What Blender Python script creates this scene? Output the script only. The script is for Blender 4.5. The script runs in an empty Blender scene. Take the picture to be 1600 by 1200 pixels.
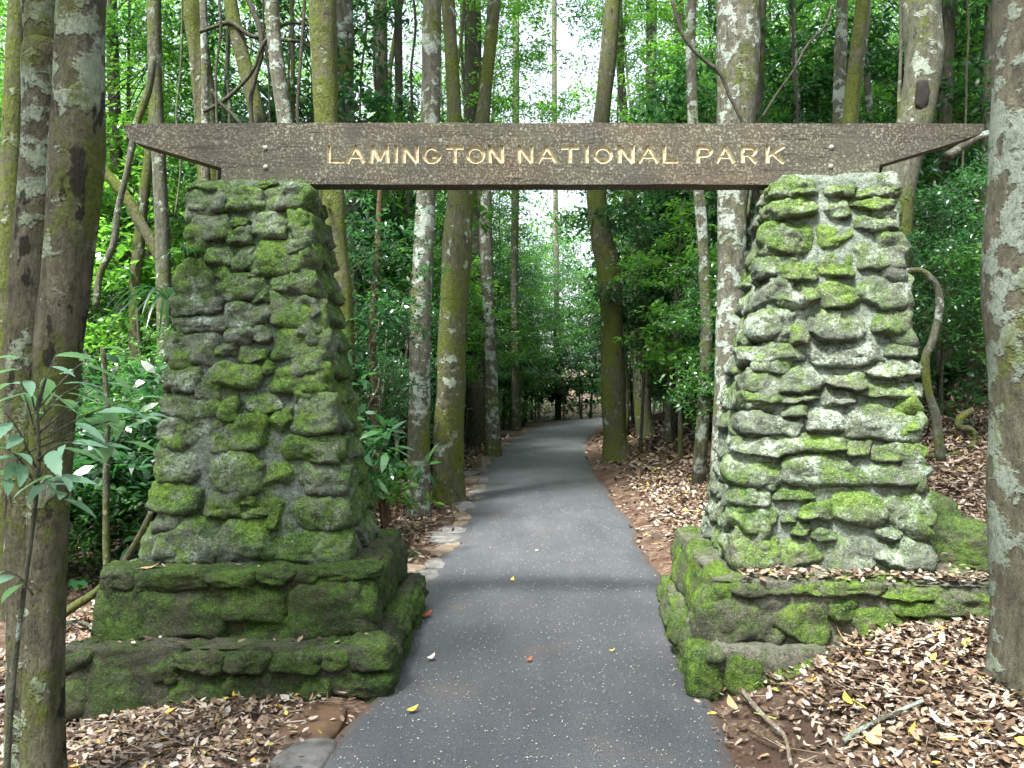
import bpy, bmesh, math, random
import numpy as np
from mathutils import Vector, Matrix, Euler

R = math.radians
scene = bpy.context.scene
COL = scene.collection

# ------------------------------------------------------------------ camera, sky, sun, exposure
CAM_H, F = 1.6, 1200.0                      # eye height (m), focal length in pixels of the 1600 px wide photo
cam_d = bpy.data.cameras.new('camera'); cam = bpy.data.objects.new('camera', cam_d); COL.objects.link(cam)
cam.location = (0, 0, CAM_H); cam.rotation_euler = (R(90), 0, 0)
cam_d.sensor_width = 36; cam_d.lens = 36 * F / 1600; cam_d.clip_start = 0.05; cam_d.clip_end = 2000
scene.camera = cam

SUN_EL, SUN_AZ = 62.0, 215.0                # azimuth clockwise from +Y (the way the path runs)
world = bpy.data.worlds.new('World'); scene.world = world; world.use_nodes = True
wn = world.node_tree; wn.nodes.clear()
sky = wn.nodes.new('ShaderNodeTexSky'); sky.sky_type = 'NISHITA'; sky.sun_disc = False
sky.sun_elevation = R(SUN_EL); sky.sun_rotation = R(SUN_AZ)
sky.air_density = 1.0; sky.dust_density = 4.0; sky.ozone_density = 1.0
hs = wn.nodes.new('ShaderNodeHueSaturation'); hs.inputs['Saturation'].default_value = 0.45   # thin white cloud
bg = wn.nodes.new('ShaderNodeBackground'); bg.inputs['Strength'].default_value = 0.15
wo = wn.nodes.new('ShaderNodeOutputWorld')
wn.links.new(sky.outputs[0], hs.inputs['Color']); wn.links.new(hs.outputs[0], bg.inputs['Color']); wn.links.new(bg.outputs[0], wo.inputs['Surface'])

sd = bpy.data.lights.new('sun', 'SUN'); sd.energy = 3.4; sd.angle = R(7.5); sd.color = (1.0, 0.97, 0.92)
sun = bpy.data.objects.new('sun', sd); COL.objects.link(sun)
_az, _el = R(SUN_AZ), R(SUN_EL)
_to = Vector((math.sin(_az) * math.cos(_el), math.cos(_az) * math.cos(_el), math.sin(_el)))
sun.rotation_euler = (-_to).to_track_quat('-Z', 'Y').to_euler(); sun.location = _to * 60

vs = scene.view_settings
vs.view_transform = 'Standard'; vs.look = 'None'; vs.exposure = 2.1; vs.gamma = 1.0; vs.use_curve_mapping = False
cy = scene.cycles
cy.max_bounces = 7; cy.diffuse_bounces = 4; cy.glossy_bounces = 2; cy.transmission_bounces = 4; cy.transparent_max_bounces = 4
cy.use_denoising = True; cy.sample_clamp_indirect = 6.0
cy.caustics_reflective = False; cy.caustics_refractive = False
try:
    cy.denoiser = 'OPENIMAGEDENOISE'; cy.denoising_input_passes = 'RGB_ALBEDO_NORMAL'; cy.denoising_prefilter = 'ACCURATE'
except Exception:
    pass

# ------------------------------------------------------------------ helpers
rng = np.random.default_rng(7)
random.seed(7)

def px(x, y, d):
    """world point seen at photo pixel (x, y) at distance d along the path direction"""
    return Vector(((x - 800) / F * d, d, CAM_H - (y - 600) / F * d))

def _hash(i, j, k):
    n = (i * 374761393 + j * 668265263 + k * 1274126177) & 0xffffffff
    n = ((n ^ (n >> 13)) * 1274126177) & 0xffffffff
    return ((n ^ (n >> 16)) & 0xffff) / 32767.5 - 1.0

def noise3(p):
    p = np.asarray(p, dtype=np.float64)
    f = np.floor(p); i = f.astype(np.int64); t = p - f; t = t * t * (3 - 2 * t)
    x, y, z = i[..., 0], i[..., 1], i[..., 2]; u, v, w = t[..., 0], t[..., 1], t[..., 2]
    def l(a, b, s): return a + (b - a) * s
    return l(l(l(_hash(x, y, z), _hash(x+1, y, z), u), l(_hash(x, y+1, z), _hash(x+1, y+1, z), u), v),
             l(l(_hash(x, y, z+1), _hash(x+1, y, z+1), u), l(_hash(x, y+1, z+1), _hash(x+1, y+1, z+1), u), v), w)

def fbm(p, octs=3, gain=0.5):
    p = np.asarray(p, dtype=np.float64); s = 0; a = 1.0
    for o in range(octs):
        s = s + a * noise3(p * 2.0 ** o + 17.3 * o); a *= gain
    return s

def mesh_np(name, verts, faces, smooth=True, mat=None):
    """faces: an (n,3)/(n,4) array, or a list of such arrays"""
    me = bpy.data.meshes.new(name)
    if isinstance(faces, np.ndarray): faces = [faces]
    faces = [f for f in faces if len(f)]
    verts = np.asarray(verts, dtype=np.float32)
    me.vertices.add(len(verts)); me.vertices.foreach_set('co', verts.ravel())
    idx = np.concatenate([f.ravel() for f in faces]).astype(np.int32)
    tot = np.concatenate([np.full(len(f), f.shape[1]) for f in faces]).astype(np.int32)
    st = np.concatenate([[0], np.cumsum(tot)[:-1]]).astype(np.int32)
    me.loops.add(len(idx)); me.loops.foreach_set('vertex_index', idx)
    me.polygons.add(len(tot)); me.polygons.foreach_set('loop_start', st); me.polygons.foreach_set('loop_total', tot)
    me.polygons.foreach_set('use_smooth', np.full(len(tot), smooth, dtype=bool))
    me.update(calc_edges=True); me.validate()
    if mat: me.materials.append(mat)
    return me

def obj(name, me, parent=None, loc=None, mat4=None):
    o = bpy.data.objects.new(name, me); COL.objects.link(o)
    if parent: o.parent = parent
    if mat4 is not None: o.matrix_basis = mat4
    elif loc is not None: o.location = loc
    return o

def tag(o, label, cat, group=None, kind=None):
    if label: o['label'] = label
    if cat: o['category'] = cat
    if group: o['group'] = group
    if kind: o['kind'] = kind
    return o

def empty(name, loc, rz=0.0):
    o = bpy.data.objects.new(name, None); COL.objects.link(o)
    o.location = loc; o.rotation_euler = (0, 0, rz); o.empty_display_size = 0.2
    return o

def catmull(pts, n):
    P = np.array(pts, dtype=float); P = np.vstack([2*P[0]-P[1], P, 2*P[-1]-P[-2]])
    out = []
    for i in range(1, len(P) - 2):
        for t in np.linspace(0, 1, n, endpoint=False):
            a, b, c, d = P[i-1], P[i], P[i+1], P[i+2]
            out.append(0.5 * ((2*b) + (-a+c)*t + (2*a-5*b+4*c-d)*t*t + (-a+3*b-3*c+d)*t**3))
    out.append(P[-2]); return np.array(out)

def tube(pts, sides=12, rough=0.06, freq=3.0, seed=0, lobes=0.0, flare=0.0, closed=True):
    """pts: (n,4) x y z radius -> verts, quads of a knobbly tapering tube"""
    pts = np.asarray(pts, float); n = len(pts)
    T = np.gradient(pts[:, :3], axis=0); T /= np.linalg.norm(T, axis=1)[:, None] + 1e-9
    ref = np.array([0.0, 1.0, 0.0]) if abs(T[:, 1]).mean() < 0.7 else np.array([1.0, 0, 0])
    A = np.cross(T, ref); A /= np.linalg.norm(A, axis=1)[:, None] + 1e-9
    B = np.cross(T, A)
    th = np.linspace(0, 2*np.pi, sides, endpoint=False)
    rad = np.repeat(pts[:, 3][:, None], sides, 1)
    rad = rad * (1 + lobes * np.cos(2*th[None, :] + 0.9) )
    if flare:
        z0 = pts[0, 2]; k = np.exp(-(pts[:, 2]-z0) / 0.35)[:, None]
        rad = rad * (1 + flare * k * (0.6 + 0.4*np.cos(5*th[None, :] + seed)))
    V = pts[:, None, :3] + rad[..., None] * (np.cos(th)[None, :, None]*A[:, None, :] + np.sin(th)[None, :, None]*B[:, None, :])
    C = pts[:, None, :3]
    d = fbm(V * np.array([freq, freq, freq*0.6]) / 1.0 + seed*7.7, 3) * rough
    V = C + (V - C) * (1 + d[..., None])
    V = V.reshape(-1, 3)
    i = np.arange(n-1)[:, None]*sides; j = np.arange(sides)[None, :]; k = (j+1) % sides
    Q = np.stack([i+j, i+k, i+sides+k, i+sides+j], -1).reshape(-1, 4)
    fs = [Q]
    if closed:
        V = np.vstack([V, pts[-1:, :3], pts[:1, :3]]); m = n*sides; jj = np.arange(sides); kk = (jj+1) % sides
        fs.append(np.stack([(n-1)*sides+jj, (n-1)*sides+kk, np.full(sides, m)], -1))
        fs.append(np.stack([kk, jj, np.full(sides, m+1)], -1))
    return V, fs

def merge(parts):
    """list of (verts, [faces...]) -> one (verts, [tri, quad])"""
    vs_, q, t, off = [], [], [], 0
    for v, fs in parts:
        vs_.append(v)
        for f in (fs if isinstance(fs, list) else [fs]):
            (q if f.shape[1] == 4 else t).append(f + off)
        off += len(v)
    out = []
    if q: out.append(np.concatenate(q))
    if t: out.append(np.concatenate(t))
    return np.concatenate(vs_), out

# ------------------------------------------------------------------ materials
def new_mat(name):
    m = bpy.data.materials.new(name); m.use_nodes = True
    nt = m.node_tree; b = nt.nodes['Principled BSDF']
    return m, nt, b

class G:
    """tiny node-graph helper"""
    def __init__(s, nt): s.nt = nt
    def n(s, t, **kw):
        d = s.nt.nodes.new(t)
        for k, v in kw.items():
            if k in d.inputs.keys(): d.inputs[k].default_value = v
            else: setattr(d, k, v)
        return d
    def l(s, a, b): s.nt.links.new(a, b)
    def noise(s, vec, scale, detail=4, rough=0.55):
        d = s.n('ShaderNodeTexNoise'); d.inputs['Scale'].default_value = scale; d.inputs['Detail'].default_value = detail
        d.inputs['Roughness'].default_value = rough
        if vec is not None: s.l(vec, d.inputs['Vector'])
        return d.outputs['Fac']
    def ramp(s, fac, stops, interp='LINEAR'):
        d = s.n('ShaderNodeValToRGB'); d.color_ramp.interpolation = interp
        e = d.color_ramp.elements
        while len(e) < len(stops): e.new(0.5)
        for el, (p, c) in zip(e, stops):
            el.position = p; el.color = (*c, 1) if not isinstance(c, (int, float)) else (c, c, c, 1)
        if fac is not None: s.l(fac, d.inputs['Fac'])
        return d.outputs['Color']
    def mix(s, fac, a, b, mode='MIX'):
        d = s.n('ShaderNodeMix'); d.data_type = 'RGBA'; d.blend_type = mode
        for i, v in ((0, fac), (6, a), (7, b)):
            if isinstance(v, (int, float)): d.inputs[i].default_value = v
            elif isinstance(v, tuple): d.inputs[i].default_value = (*v, 1)
            else: s.l(v, d.inputs[i])
        return d.outputs[2]
    def math(s, op, a, b=0.5, c=None, clamp=False):
        d = s.n('ShaderNodeMath'); d.operation = op; d.use_clamp = clamp
        for i, v in enumerate((a, b, c)):
            if v is None: continue
            if isinstance(v, (int, float)): d.inputs[i].default_value = v
            else: s.l(v, d.inputs[i])
        return d.outputs[0]
    def bump(s, h, strength, dist, normal=None):
        d = s.n('ShaderNodeBump'); d.inputs['Strength'].default_value = strength; d.inputs['Distance'].default_value = dist
        s.l(h, d.inputs['Height'])
        if normal is not None: s.l(normal, d.inputs['Normal'])
        return d.outputs[0]

def rock_mat(name, base_a, base_b, lichen, moss_a, moss_b, moss_lo, moss_hi, lichen_lo):
    m, nt, b = new_mat(name); g = G(nt)
    geo = g.n('ShaderNodeNewGeometry'); P = geo.outputs['Position']
    sep = g.n('ShaderNodeSeparateXYZ'); g.l(geo.outputs['Normal'], sep.inputs[0])
    oi = g.n('ShaderNodeObjectInfo')
    big = g.noise(P, 2.6, 3); mid = g.noise(P, 9, 5, 0.65); fine = g.noise(P, 55, 4, 0.7); grit = g.noise(P, 170, 2, 0.6)
    col = g.mix(g.ramp(mid, [(0.32, 0.0), (0.68, 1.0)]), base_a, base_b)
    col = g.mix(g.ramp(oi.outputs['Random'], [(0.0, 0.0), (0.6, 0.0), (1.0, 0.45)]), col, (0.15, 0.13, 0.085))
    # pale lichen crust
    lf = g.math('ADD', g.math('MULTIPLY', mid, 0.55), g.math('MULTIPLY', fine, 0.45))
    lf = g.math('ADD', lf, g.math('MULTIPLY', g.math('SUBTRACT', g.noise(P, 4.2, 2), 0.5), 0.5))
    col = g.mix(g.ramp(lf, [(lichen_lo, 0.0), (lichen_lo + 0.09, 0.85)]), col, lichen)
    # moss: patches, thicker where the face looks up
    mf = g.math('ADD', g.math('MULTIPLY', big, 0.42), g.math('MULTIPLY', g.noise(P, 11, 6, 0.78), 0.58))
    mf = g.math('ADD', mf, g.math('MULTIPLY', sep.outputs['Z'], 0.055))
    mf = g.math('ADD', mf, g.math('MULTIPLY', g.math('SUBTRACT', oi.outputs['Random'], 0.5), 0.10))
    mfac = g.ramp(mf, [(moss_lo, 0.0), (moss_hi, 1.0)])
    moss = g.mix(g.ramp(g.math('ADD', g.math('MULTIPLY', g.noise(P, 30, 5, 0.75), 0.6), g.math('MULTIPLY', g.noise(P, 3.7, 3), 0.4)), [(0.40, 0.0), (0.62, 1.0)]), moss_a, moss_b)
    col = g.mix(mfac, col, moss)
    # gritty dark pits
    col = g.mix(g.ramp(g.noise(P, 24, 6, 0.8), [(0.33, 0.7), (0.44, 0.0)]), col, (0.018, 0.019, 0.012))
    col = g.mix(g.ramp(fine, [(0.30, 0.75), (0.48, 0.0)]), col, (0.02, 0.02, 0.014))
    col = g.mix(g.ramp(grit, [(0.32, 0.5), (0.52, 0.0)]), col, (0.03, 0.03, 0.02))
    col = g.mix(g.ramp(g.noise(P, 120, 3, 0.7), [(0.58, 0.0), (0.70, 0.45)]), col, tuple(min(1, c*1.25) for c in lichen))
    g.l(col, b.inputs['Base Color'])
    b.inputs['Roughness'].default_value = 0.92; b.inputs['Specular IOR Level'].default_value = 0.25
    h = g.math('ADD', g.math('MULTIPLY', g.noise(P, 26, 6, 0.72), 1.0), g.math('MULTIPLY', grit, 0.35))
    dst = g.n('ShaderNodeTexNoise'); dst.inputs['Scale'].default_value = 12; g.l(P, dst.inputs['Vector'])
    va = g.n('ShaderNodeVectorMath'); va.operation = 'MULTIPLY_ADD'; g.l(dst.outputs['Color'], va.inputs[0]); va.inputs[1].default_value = (0.06, 0.06, 0.06); g.l(P, va.inputs[2])
    vo = g.n('ShaderNodeTexVoronoi'); vo.inputs['Scale'].default_value = 15; g.l(va.outputs[0], vo.inputs['Vector'])
    n1 = g.bump(h, 1.0, 0.034, g.bump(vo.outputs['Distance'], 0.7, 0.03))
    g.l(n1, b.inputs['Normal'])
    return m

M = {}
M['stone_mossy'] = rock_mat('mossy_stone', (0.065, 0.080, 0.058), (0.20, 0.23, 0.18), (0.40, 0.49, 0.43), (0.030, 0.078, 0.014), (0.155, 0.275, 0.032), 0.415, 0.55, 0.55)
M['stone_pale'] = rock_mat('lichen_stone', (0.075, 0.09, 0.068), (0.235, 0.27, 0.215), (0.46, 0.56, 0.46), (0.05, 0.11, 0.02), (0.21, 0.335, 0.055), 0.465, 0.61, 0.52)
M['stone_dark'] = rock_mat('shaded_mossy_stone', (0.026, 0.030, 0.020), (0.075, 0.078, 0.052), (0.20, 0.24, 0.17), (0.012, 0.032, 0.006), (0.075, 0.15, 0.016), 0.42, 0.57, 0.62)  # left plinth: the near tree's shade is put into this darker stone colour
M['mortar_mossy'] = rock_mat('mossy_mortar', (0.10, 0.14, 0.125), (0.22, 0.285, 0.26), (0.38, 0.46, 0.43), (0.03, 0.065, 0.014), (0.12, 0.20, 0.035), 0.49, 0.61, 0.60)
M['mortar_pale'] = rock_mat('pale_mortar', (0.16, 0.20, 0.155), (0.30, 0.365, 0.30), (0.46, 0.55, 0.46), (0.08, 0.13, 0.03), (0.25, 0.34, 0.08), 0.58, 0.70, 0.56)
M['mortar_dark'] = rock_mat('shaded_mortar', (0.035, 0.036, 0.025), (0.10, 0.10, 0.07), (0.20, 0.22, 0.16), (0.016, 0.034, 0.007), (0.07, 0.125, 0.016), 0.47, 0.61, 0.66)  # left plinth joints, darkened with the stone to carry the same shade
M['stone_plinth'] = rock_mat('plinth_stone', (0.05, 0.056, 0.036), (0.15, 0.155, 0.105), (0.32, 0.37, 0.28), (0.026, 0.062, 0.010), (0.155, 0.27, 0.024), 0.43, 0.56, 0.60)
M['mortar_plinth'] = rock_mat('plinth_mortar', (0.09, 0.095, 0.07), (0.22, 0.225, 0.17), (0.34, 0.36, 0.28), (0.03, 0.06, 0.012), (0.13, 0.21, 0.028), 0.48, 0.62, 0.60)
M['moss_boulder'] = rock_mat('moss_boulder', (0.04, 0.042, 0.03), (0.11, 0.11, 0.075), (0.22, 0.25, 0.18), (0.02, 0.05, 0.008), (0.10, 0.18, 0.02), 0.40, 0.52, 0.66)

def bark_mat(name, bark_a, bark_b, lichen, lich_lo, moss_amt, vert=0.25, scar=0.30):
    m, nt, b = new_mat(name); g = G(nt)
    geo = g.n('ShaderNodeNewGeometry'); P = geo.outputs['Position']
    mp = g.n('ShaderNodeMapping'); mp.inputs['Scale'].default_value = (1, 1, vert); g.l(P, mp.inputs['Vector']); S = mp.outputs[0]
    col = g.mix(g.ramp(g.noise(S, 22, 6, 0.7), [(0.33, 0.0), (0.66, 1.0)]), bark_a, bark_b)
    lf = g.noise(P, 7.5, 4, 0.6); lf2 = g.noise(P, 2.1, 2)
    lich = g.ramp(g.math('ADD', g.math('MULTIPLY', lf, 0.65), g.math('MULTIPLY', lf2, 0.35)), [(lich_lo, 0.0), (lich_lo + 0.035, 1.0)])
    lcol = g.mix(g.ramp(g.noise(P, 40, 4, 0.7), [(0.3, 0.0), (0.7, 1.0)]), tuple(c * 0.7 for c in lichen), lichen)
    col = g.mix(lich, col, lcol)
    ms = g.math('ADD', g.math('MULTIPLY', g.noise(P, 1.7, 3), 0.6), g.math('MULTIPLY', g.noise(P, 13, 5, 0.7), 0.4))
    mo = g.mix(g.ramp(g.noise(P, 45, 4, 0.7), [(0.3, 0.0), (0.7, 1.0)]), (0.034, 0.052, 0.007), (0.135, 0.165, 0.024))
    col = g.mix(g.ramp(g.noise(S, 60, 5, 0.8), [(0.34, 0.6), (0.46, 0.0)]), col, tuple(c*0.35 for c in bark_a))
    col = g.mix(g.ramp(g.noise(P, 11, 5, 0.75), [(0.34, 0.5), (0.46, 0.0)]), col, tuple(c*0.7 for c in bark_a))
    t = 0.68 - 0.28 * moss_amt
    col = g.mix(g.ramp(ms, [(t, 0.0), (t + 0.10, 0.95)]), col, mo)
    mp2 = g.n('ShaderNodeMapping'); mp2.inputs['Scale'].default_value = (1, 1, 0.45); g.l(P, mp2.inputs['Vector'])
    col = g.mix(g.ramp(g.noise(mp2.outputs[0], 9.0, 4, 0.65), [(scar, 0.92), (scar + 0.035, 0.0)]), col, (0.018, 0.015, 0.011))
    g.l(col, b.inputs['Base Color']); b.inputs['Roughness'].default_value = 0.9; b.inputs['Specular IOR Level'].default_value = 0.25
    h = g.math('ADD', g.noise(S, 34, 6, 0.75), g.math('MULTIPLY', lich, 0.25))
    g.l(g.bump(h, 1.0, 0.045, g.bump(g.noise(P, 8, 4, 0.6), 0.7, 0.05)), b.inputs['Normal'])
    return m

M['bark_pale'] = bark_mat('pale_lichen_bark', (0.060, 0.060, 0.042), (0.19, 0.19, 0.145), (0.42, 0.49, 0.42), 0.52, 0.58)
M['bark_mossy'] = bark_mat('mossy_bark', (0.055, 0.056, 0.032), (0.135, 0.135, 0.08), (0.36, 0.43, 0.33), 0.585, 0.85)
M['bark_mid'] = bark_mat('grey_green_bark', (0.055, 0.058, 0.040), (0.15, 0.155, 0.11), (0.36, 0.42, 0.34), 0.565, 0.62)
M['bark_dark'] = bark_mat('dark_bark', (0.035, 0.034, 0.024), (0.10, 0.10, 0.07), (0.27, 0.30, 0.23), 0.62, 0.42)
M['bark_brown'] = bark_mat('red_brown_bark', (0.07, 0.042, 0.025), (0.19, 0.12, 0.07), (0.3, 0.28, 0.22), 0.64, 0.2, 0.1)
M['bark_near'] = bark_mat('scarred_pale_bark', (0.05, 0.046, 0.031), (0.16, 0.15, 0.105), (0.30, 0.36, 0.27), 0.525, 0.70, 0.25, 0.385)
M['bark_mottled'] = bark_mat('mottled_bark', (0.040, 0.040, 0.027), (0.115, 0.108, 0.074), (0.21, 0.255, 0.205), 0.485, 0.50, 0.35, 0.29)
M['twig'] = bark_mat('dead_twig', (0.16, 0.12, 0.08), (0.36, 0.30, 0.22), (0.5, 0.48, 0.42), 0.56, 0.0, 0.3)

def leaf_mat(name, stops, trans=(0.20, 0.42, 0.04), tf=0.42, rough=0.30, spec=0.8):
    m, nt, b = new_mat(name); g = G(nt); out = nt.nodes['Material Output']
    geo = g.n('ShaderNodeNewGeometry')
    rnd = geo.outputs['Random Per Island']
    col = g.ramp(rnd, stops)
    g.l(col, b.inputs['Base Color']); b.inputs['Roughness'].default_value = rough; b.inputs['Specular IOR Level'].default_value = spec
    tr = g.n('ShaderNodeBsdfTranslucent')
    tcol = g.mix(0.55, g.mix(1.0, col, (2.8, 3.0, 2.0), 'MULTIPLY'), trans)
    g.l(tcol, tr.inputs['Color'])
    mx = g.n('ShaderNodeMixShader'); mx.inputs[0].default_value = tf
    g.l(b.outputs[0], mx.inputs[1]); g.l(tr.outputs[0], mx.inputs[2]); g.l(mx.outputs[0], out.inputs['Surface'])
    return m
M['leaf'] = leaf_mat('rainforest_leaf', [(0.0, (0.014, 0.055, 0.018)), (0.5, (0.028, 0.095, 0.026)), (0.9, (0.055, 0.15, 0.034)), (1.0, (0.11, 0.21, 0.045))], trans=(0.15, 0.40, 0.05), tf=0.44)
M['leaf_dark'] = leaf_mat('dark_glossy_leaf', [(0.0, (0.010, 0.040, 0.016)), (0.6, (0.020, 0.070, 0.026)), (1.0, (0.05, 0.12, 0.038))], trans=(0.06, 0.22, 0.05), tf=0.32, rough=0.27)
M['leaf_light'] = leaf_mat('light_leaf', [(0.0, (0.035, 0.11, 0.020)), (0.6, (0.06, 0.17, 0.028)), (1.0, (0.12, 0.25, 0.04))], trans=(0.22, 0.50, 0.05), tf=0.50)
M['leaf_near'] = leaf_mat('waxy_leaf', [(0.0, (0.10, 0.20, 0.14)), (0.7, (0.15, 0.27, 0.19)), (1.0, (0.15, 0.28, 0.16))], trans=(0.12, 0.30, 0.06), tf=0.3, rough=0.4, spec=0.5)

def litter_mat():
    m, nt, b = new_mat('dead_leaf'); g = G(nt)
    geo = g.n('ShaderNodeNewGeometry')
    col = g.ramp(geo.outputs['Random Per Island'], [(0.0, (0.022, 0.014, 0.009)), (0.20, (0.065, 0.042, 0.027)), (0.42, (0.155, 0.103, 0.065)), (0.60, (0.25, 0.185, 0.135)),
        (0.80, (0.31, 0.26, 0.21)), (0.96, (0.37, 0.345, 0.305)), (0.975, (0.42, 0.24, 0.05)), (0.992, (0.50, 0.36, 0.06)), (1.0, (0.22, 0.30, 0.06))])
    col = g.mix(g.ramp(g.noise(geo.outputs['Position'], 60, 3), [(0.3, 0.45), (0.6, 0.0)]), col, (0.07, 0.04, 0.02))
    g.l(col, b.inputs['Base Color']); b.inputs['Roughness'].default_value = 0.7; b.inputs['Specular IOR Level'].default_value = 0.35
    return m
M['litter'] = litter_mat()

def flat_mat(name, c, rough=0.7, var=0.25, scale=30, spec=0.4):
    m, nt, b = new_mat(name); g = G(nt); geo = g.n('ShaderNodeNewGeometry')
    col = g.mix(g.ramp(g.noise(geo.outputs['Position'], scale, 4), [(0.3, 0.0), (0.7, 1.0)]), tuple(x * (1 - var) for x in c), tuple(min(1, x * (1 + var)) for x in c))
    g.l(col, b.inputs['Base Color']); b.inputs['Roughness'].default_value = rough; b.inputs['Specular IOR Level'].default_value = spec
    g.l(g.bump(g.noise(geo.outputs['Position'], scale * 3, 4), 0.4, 0.004), b.inputs['Normal'])
    return m
M['leaf_yellow'] = flat_mat('yellow_dead_leaf', (0.60, 0.44, 0.05)); M['leaf_red'] = flat_mat('red_brown_dead_leaf', (0.26, 0.075, 0.03))
M['leaf_tan'] = flat_mat('tan_dead_leaf', (0.46, 0.28, 0.14)); M['leaf_cream'] = flat_mat('cream_dead_leaf', (0.62, 0.56, 0.40)); M['leaf_grey'] = flat_mat('grey_dead_leaf', (0.55, 0.55, 0.48))
M['petal'] = flat_mat('fallen_petal', (0.38, 0.37, 0.29))
M['slab_grey'] = flat_mat('grey_slab_stone', (0.095, 0.095, 0.09), 0.95, 0.5, 14)
M['slab_tan'] = flat_mat('tan_slab_stone', (0.14, 0.11, 0.078), 0.95, 0.45, 14)
M['slab_brown'] = flat_mat('brown_wet_stone', (0.085, 0.052, 0.03), 0.6, 0.5, 9)
M['bolt'] = flat_mat('galvanised_bolt', (0.26, 0.26, 0.25), 0.45, 0.15, 60)

def soil_mat():
    m, nt, b = new_mat('forest_soil'); g = G(nt); geo = g.n('ShaderNodeNewGeometry'); P = geo.outputs['Position']
    col = g.mix(g.ramp(g.noise(P, 1.1, 4), [(0.35, 0.0), (0.65, 1.0)]), (0.075, 0.033, 0.018), (0.048, 0.030, 0.019))
    vor = g.n('ShaderNodeTexVoronoi'); vor.inputs['Scale'].default_value = 46; g.l(P, vor.inputs['Vector'])
    sepc = g.n('ShaderNodeSeparateColor'); g.l(vor.outputs['Color'], sepc.inputs[0])
    lit = g.ramp(sepc.outputs[0], [(0.0, (0.05, 0.03, 0.018)), (0.4, (0.12, 0.075, 0.045)), (0.8, (0.23, 0.165, 0.11)), (1.0, (0.36, 0.29, 0.21))])
    col = g.mix(g.ramp(g.noise(P, 3.5, 4), [(0.42, 0.0), (0.6, 0.75)]), col, lit)
    col = g.mix(g.ramp(g.noise(P, 90, 3), [(0.3, 0.55), (0.55, 0.0)]), col, (0.04, 0.02, 0.012))
    g.l(col, b.inputs['Base Color']); b.inputs['Roughness'].default_value = 0.95
    g.l(g.bump(g.noise(P, 45, 6, 0.7), 0.9, 0.03), b.inputs['Normal'])
    return m
M['soil'] = soil_mat()

def asphalt_mat():
    m, nt, b = new_mat('asphalt'); g = G(nt); geo = g.n('ShaderNodeNewGeometry'); P = geo.outputs['Position']
    col = g.mix(g.ramp(g.noise(P, 0.9, 3), [(0.35, 0.0), (0.65, 1.0)]), (0.034, 0.039, 0.046), (0.062, 0.067, 0.075))
    col = g.mix(g.ramp(g.noise(P, 150, 2, 0.6), [(0.48, 0.0), (0.72, 0.55)]), col, (0.16, 0.17, 0.18))
    col = g.mix(g.ramp(g.noise(P, 210, 2, 0.6), [(0.32, 0.8), (0.48, 0.0)]), col, (0.035, 0.037, 0.042))
    col = g.mix(g.ramp(g.noise(P, 1.7, 4), [(0.60, 0.0), (0.75, 0.35)]), col, (0.13, 0.085, 0.055))
    at = g.n('ShaderNodeAttribute'); at.attribute_name = 'edge'
    ef = g.math('ADD', at.outputs['Fac'], g.math('MULTIPLY', g.math('SUBTRACT', g.noise(P, 5, 6, 0.7), 0.5), 0.30))
    col = g.mix(g.ramp(ef, [(0.90, 0.0), (1.03, 0.9)]), col, (0.085, 0.05, 0.03))
    mpw = g.n('ShaderNodeMapping'); mpw.inputs['Scale'].default_value = (1.6, 0.3, 1); g.l(P, mpw.inputs['Vector'])
    col = g.mix(g.ramp(g.noise(mpw.outputs[0], 2.2, 4, 0.6), [(0.40, 0.35), (0.62, 0.0)]), col, (0.028, 0.031, 0.037))
    g.l(col, b.inputs['Base Color']); b.inputs['Roughness'].default_value = 0.62; b.inputs['Specular IOR Level'].default_value = 0.5
    g.l(g.bump(g.noise(P, 180, 3, 0.6), 0.5, 0.004), b.inputs['Normal'])
    return m
M['asphalt'] = asphalt_mat()

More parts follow.
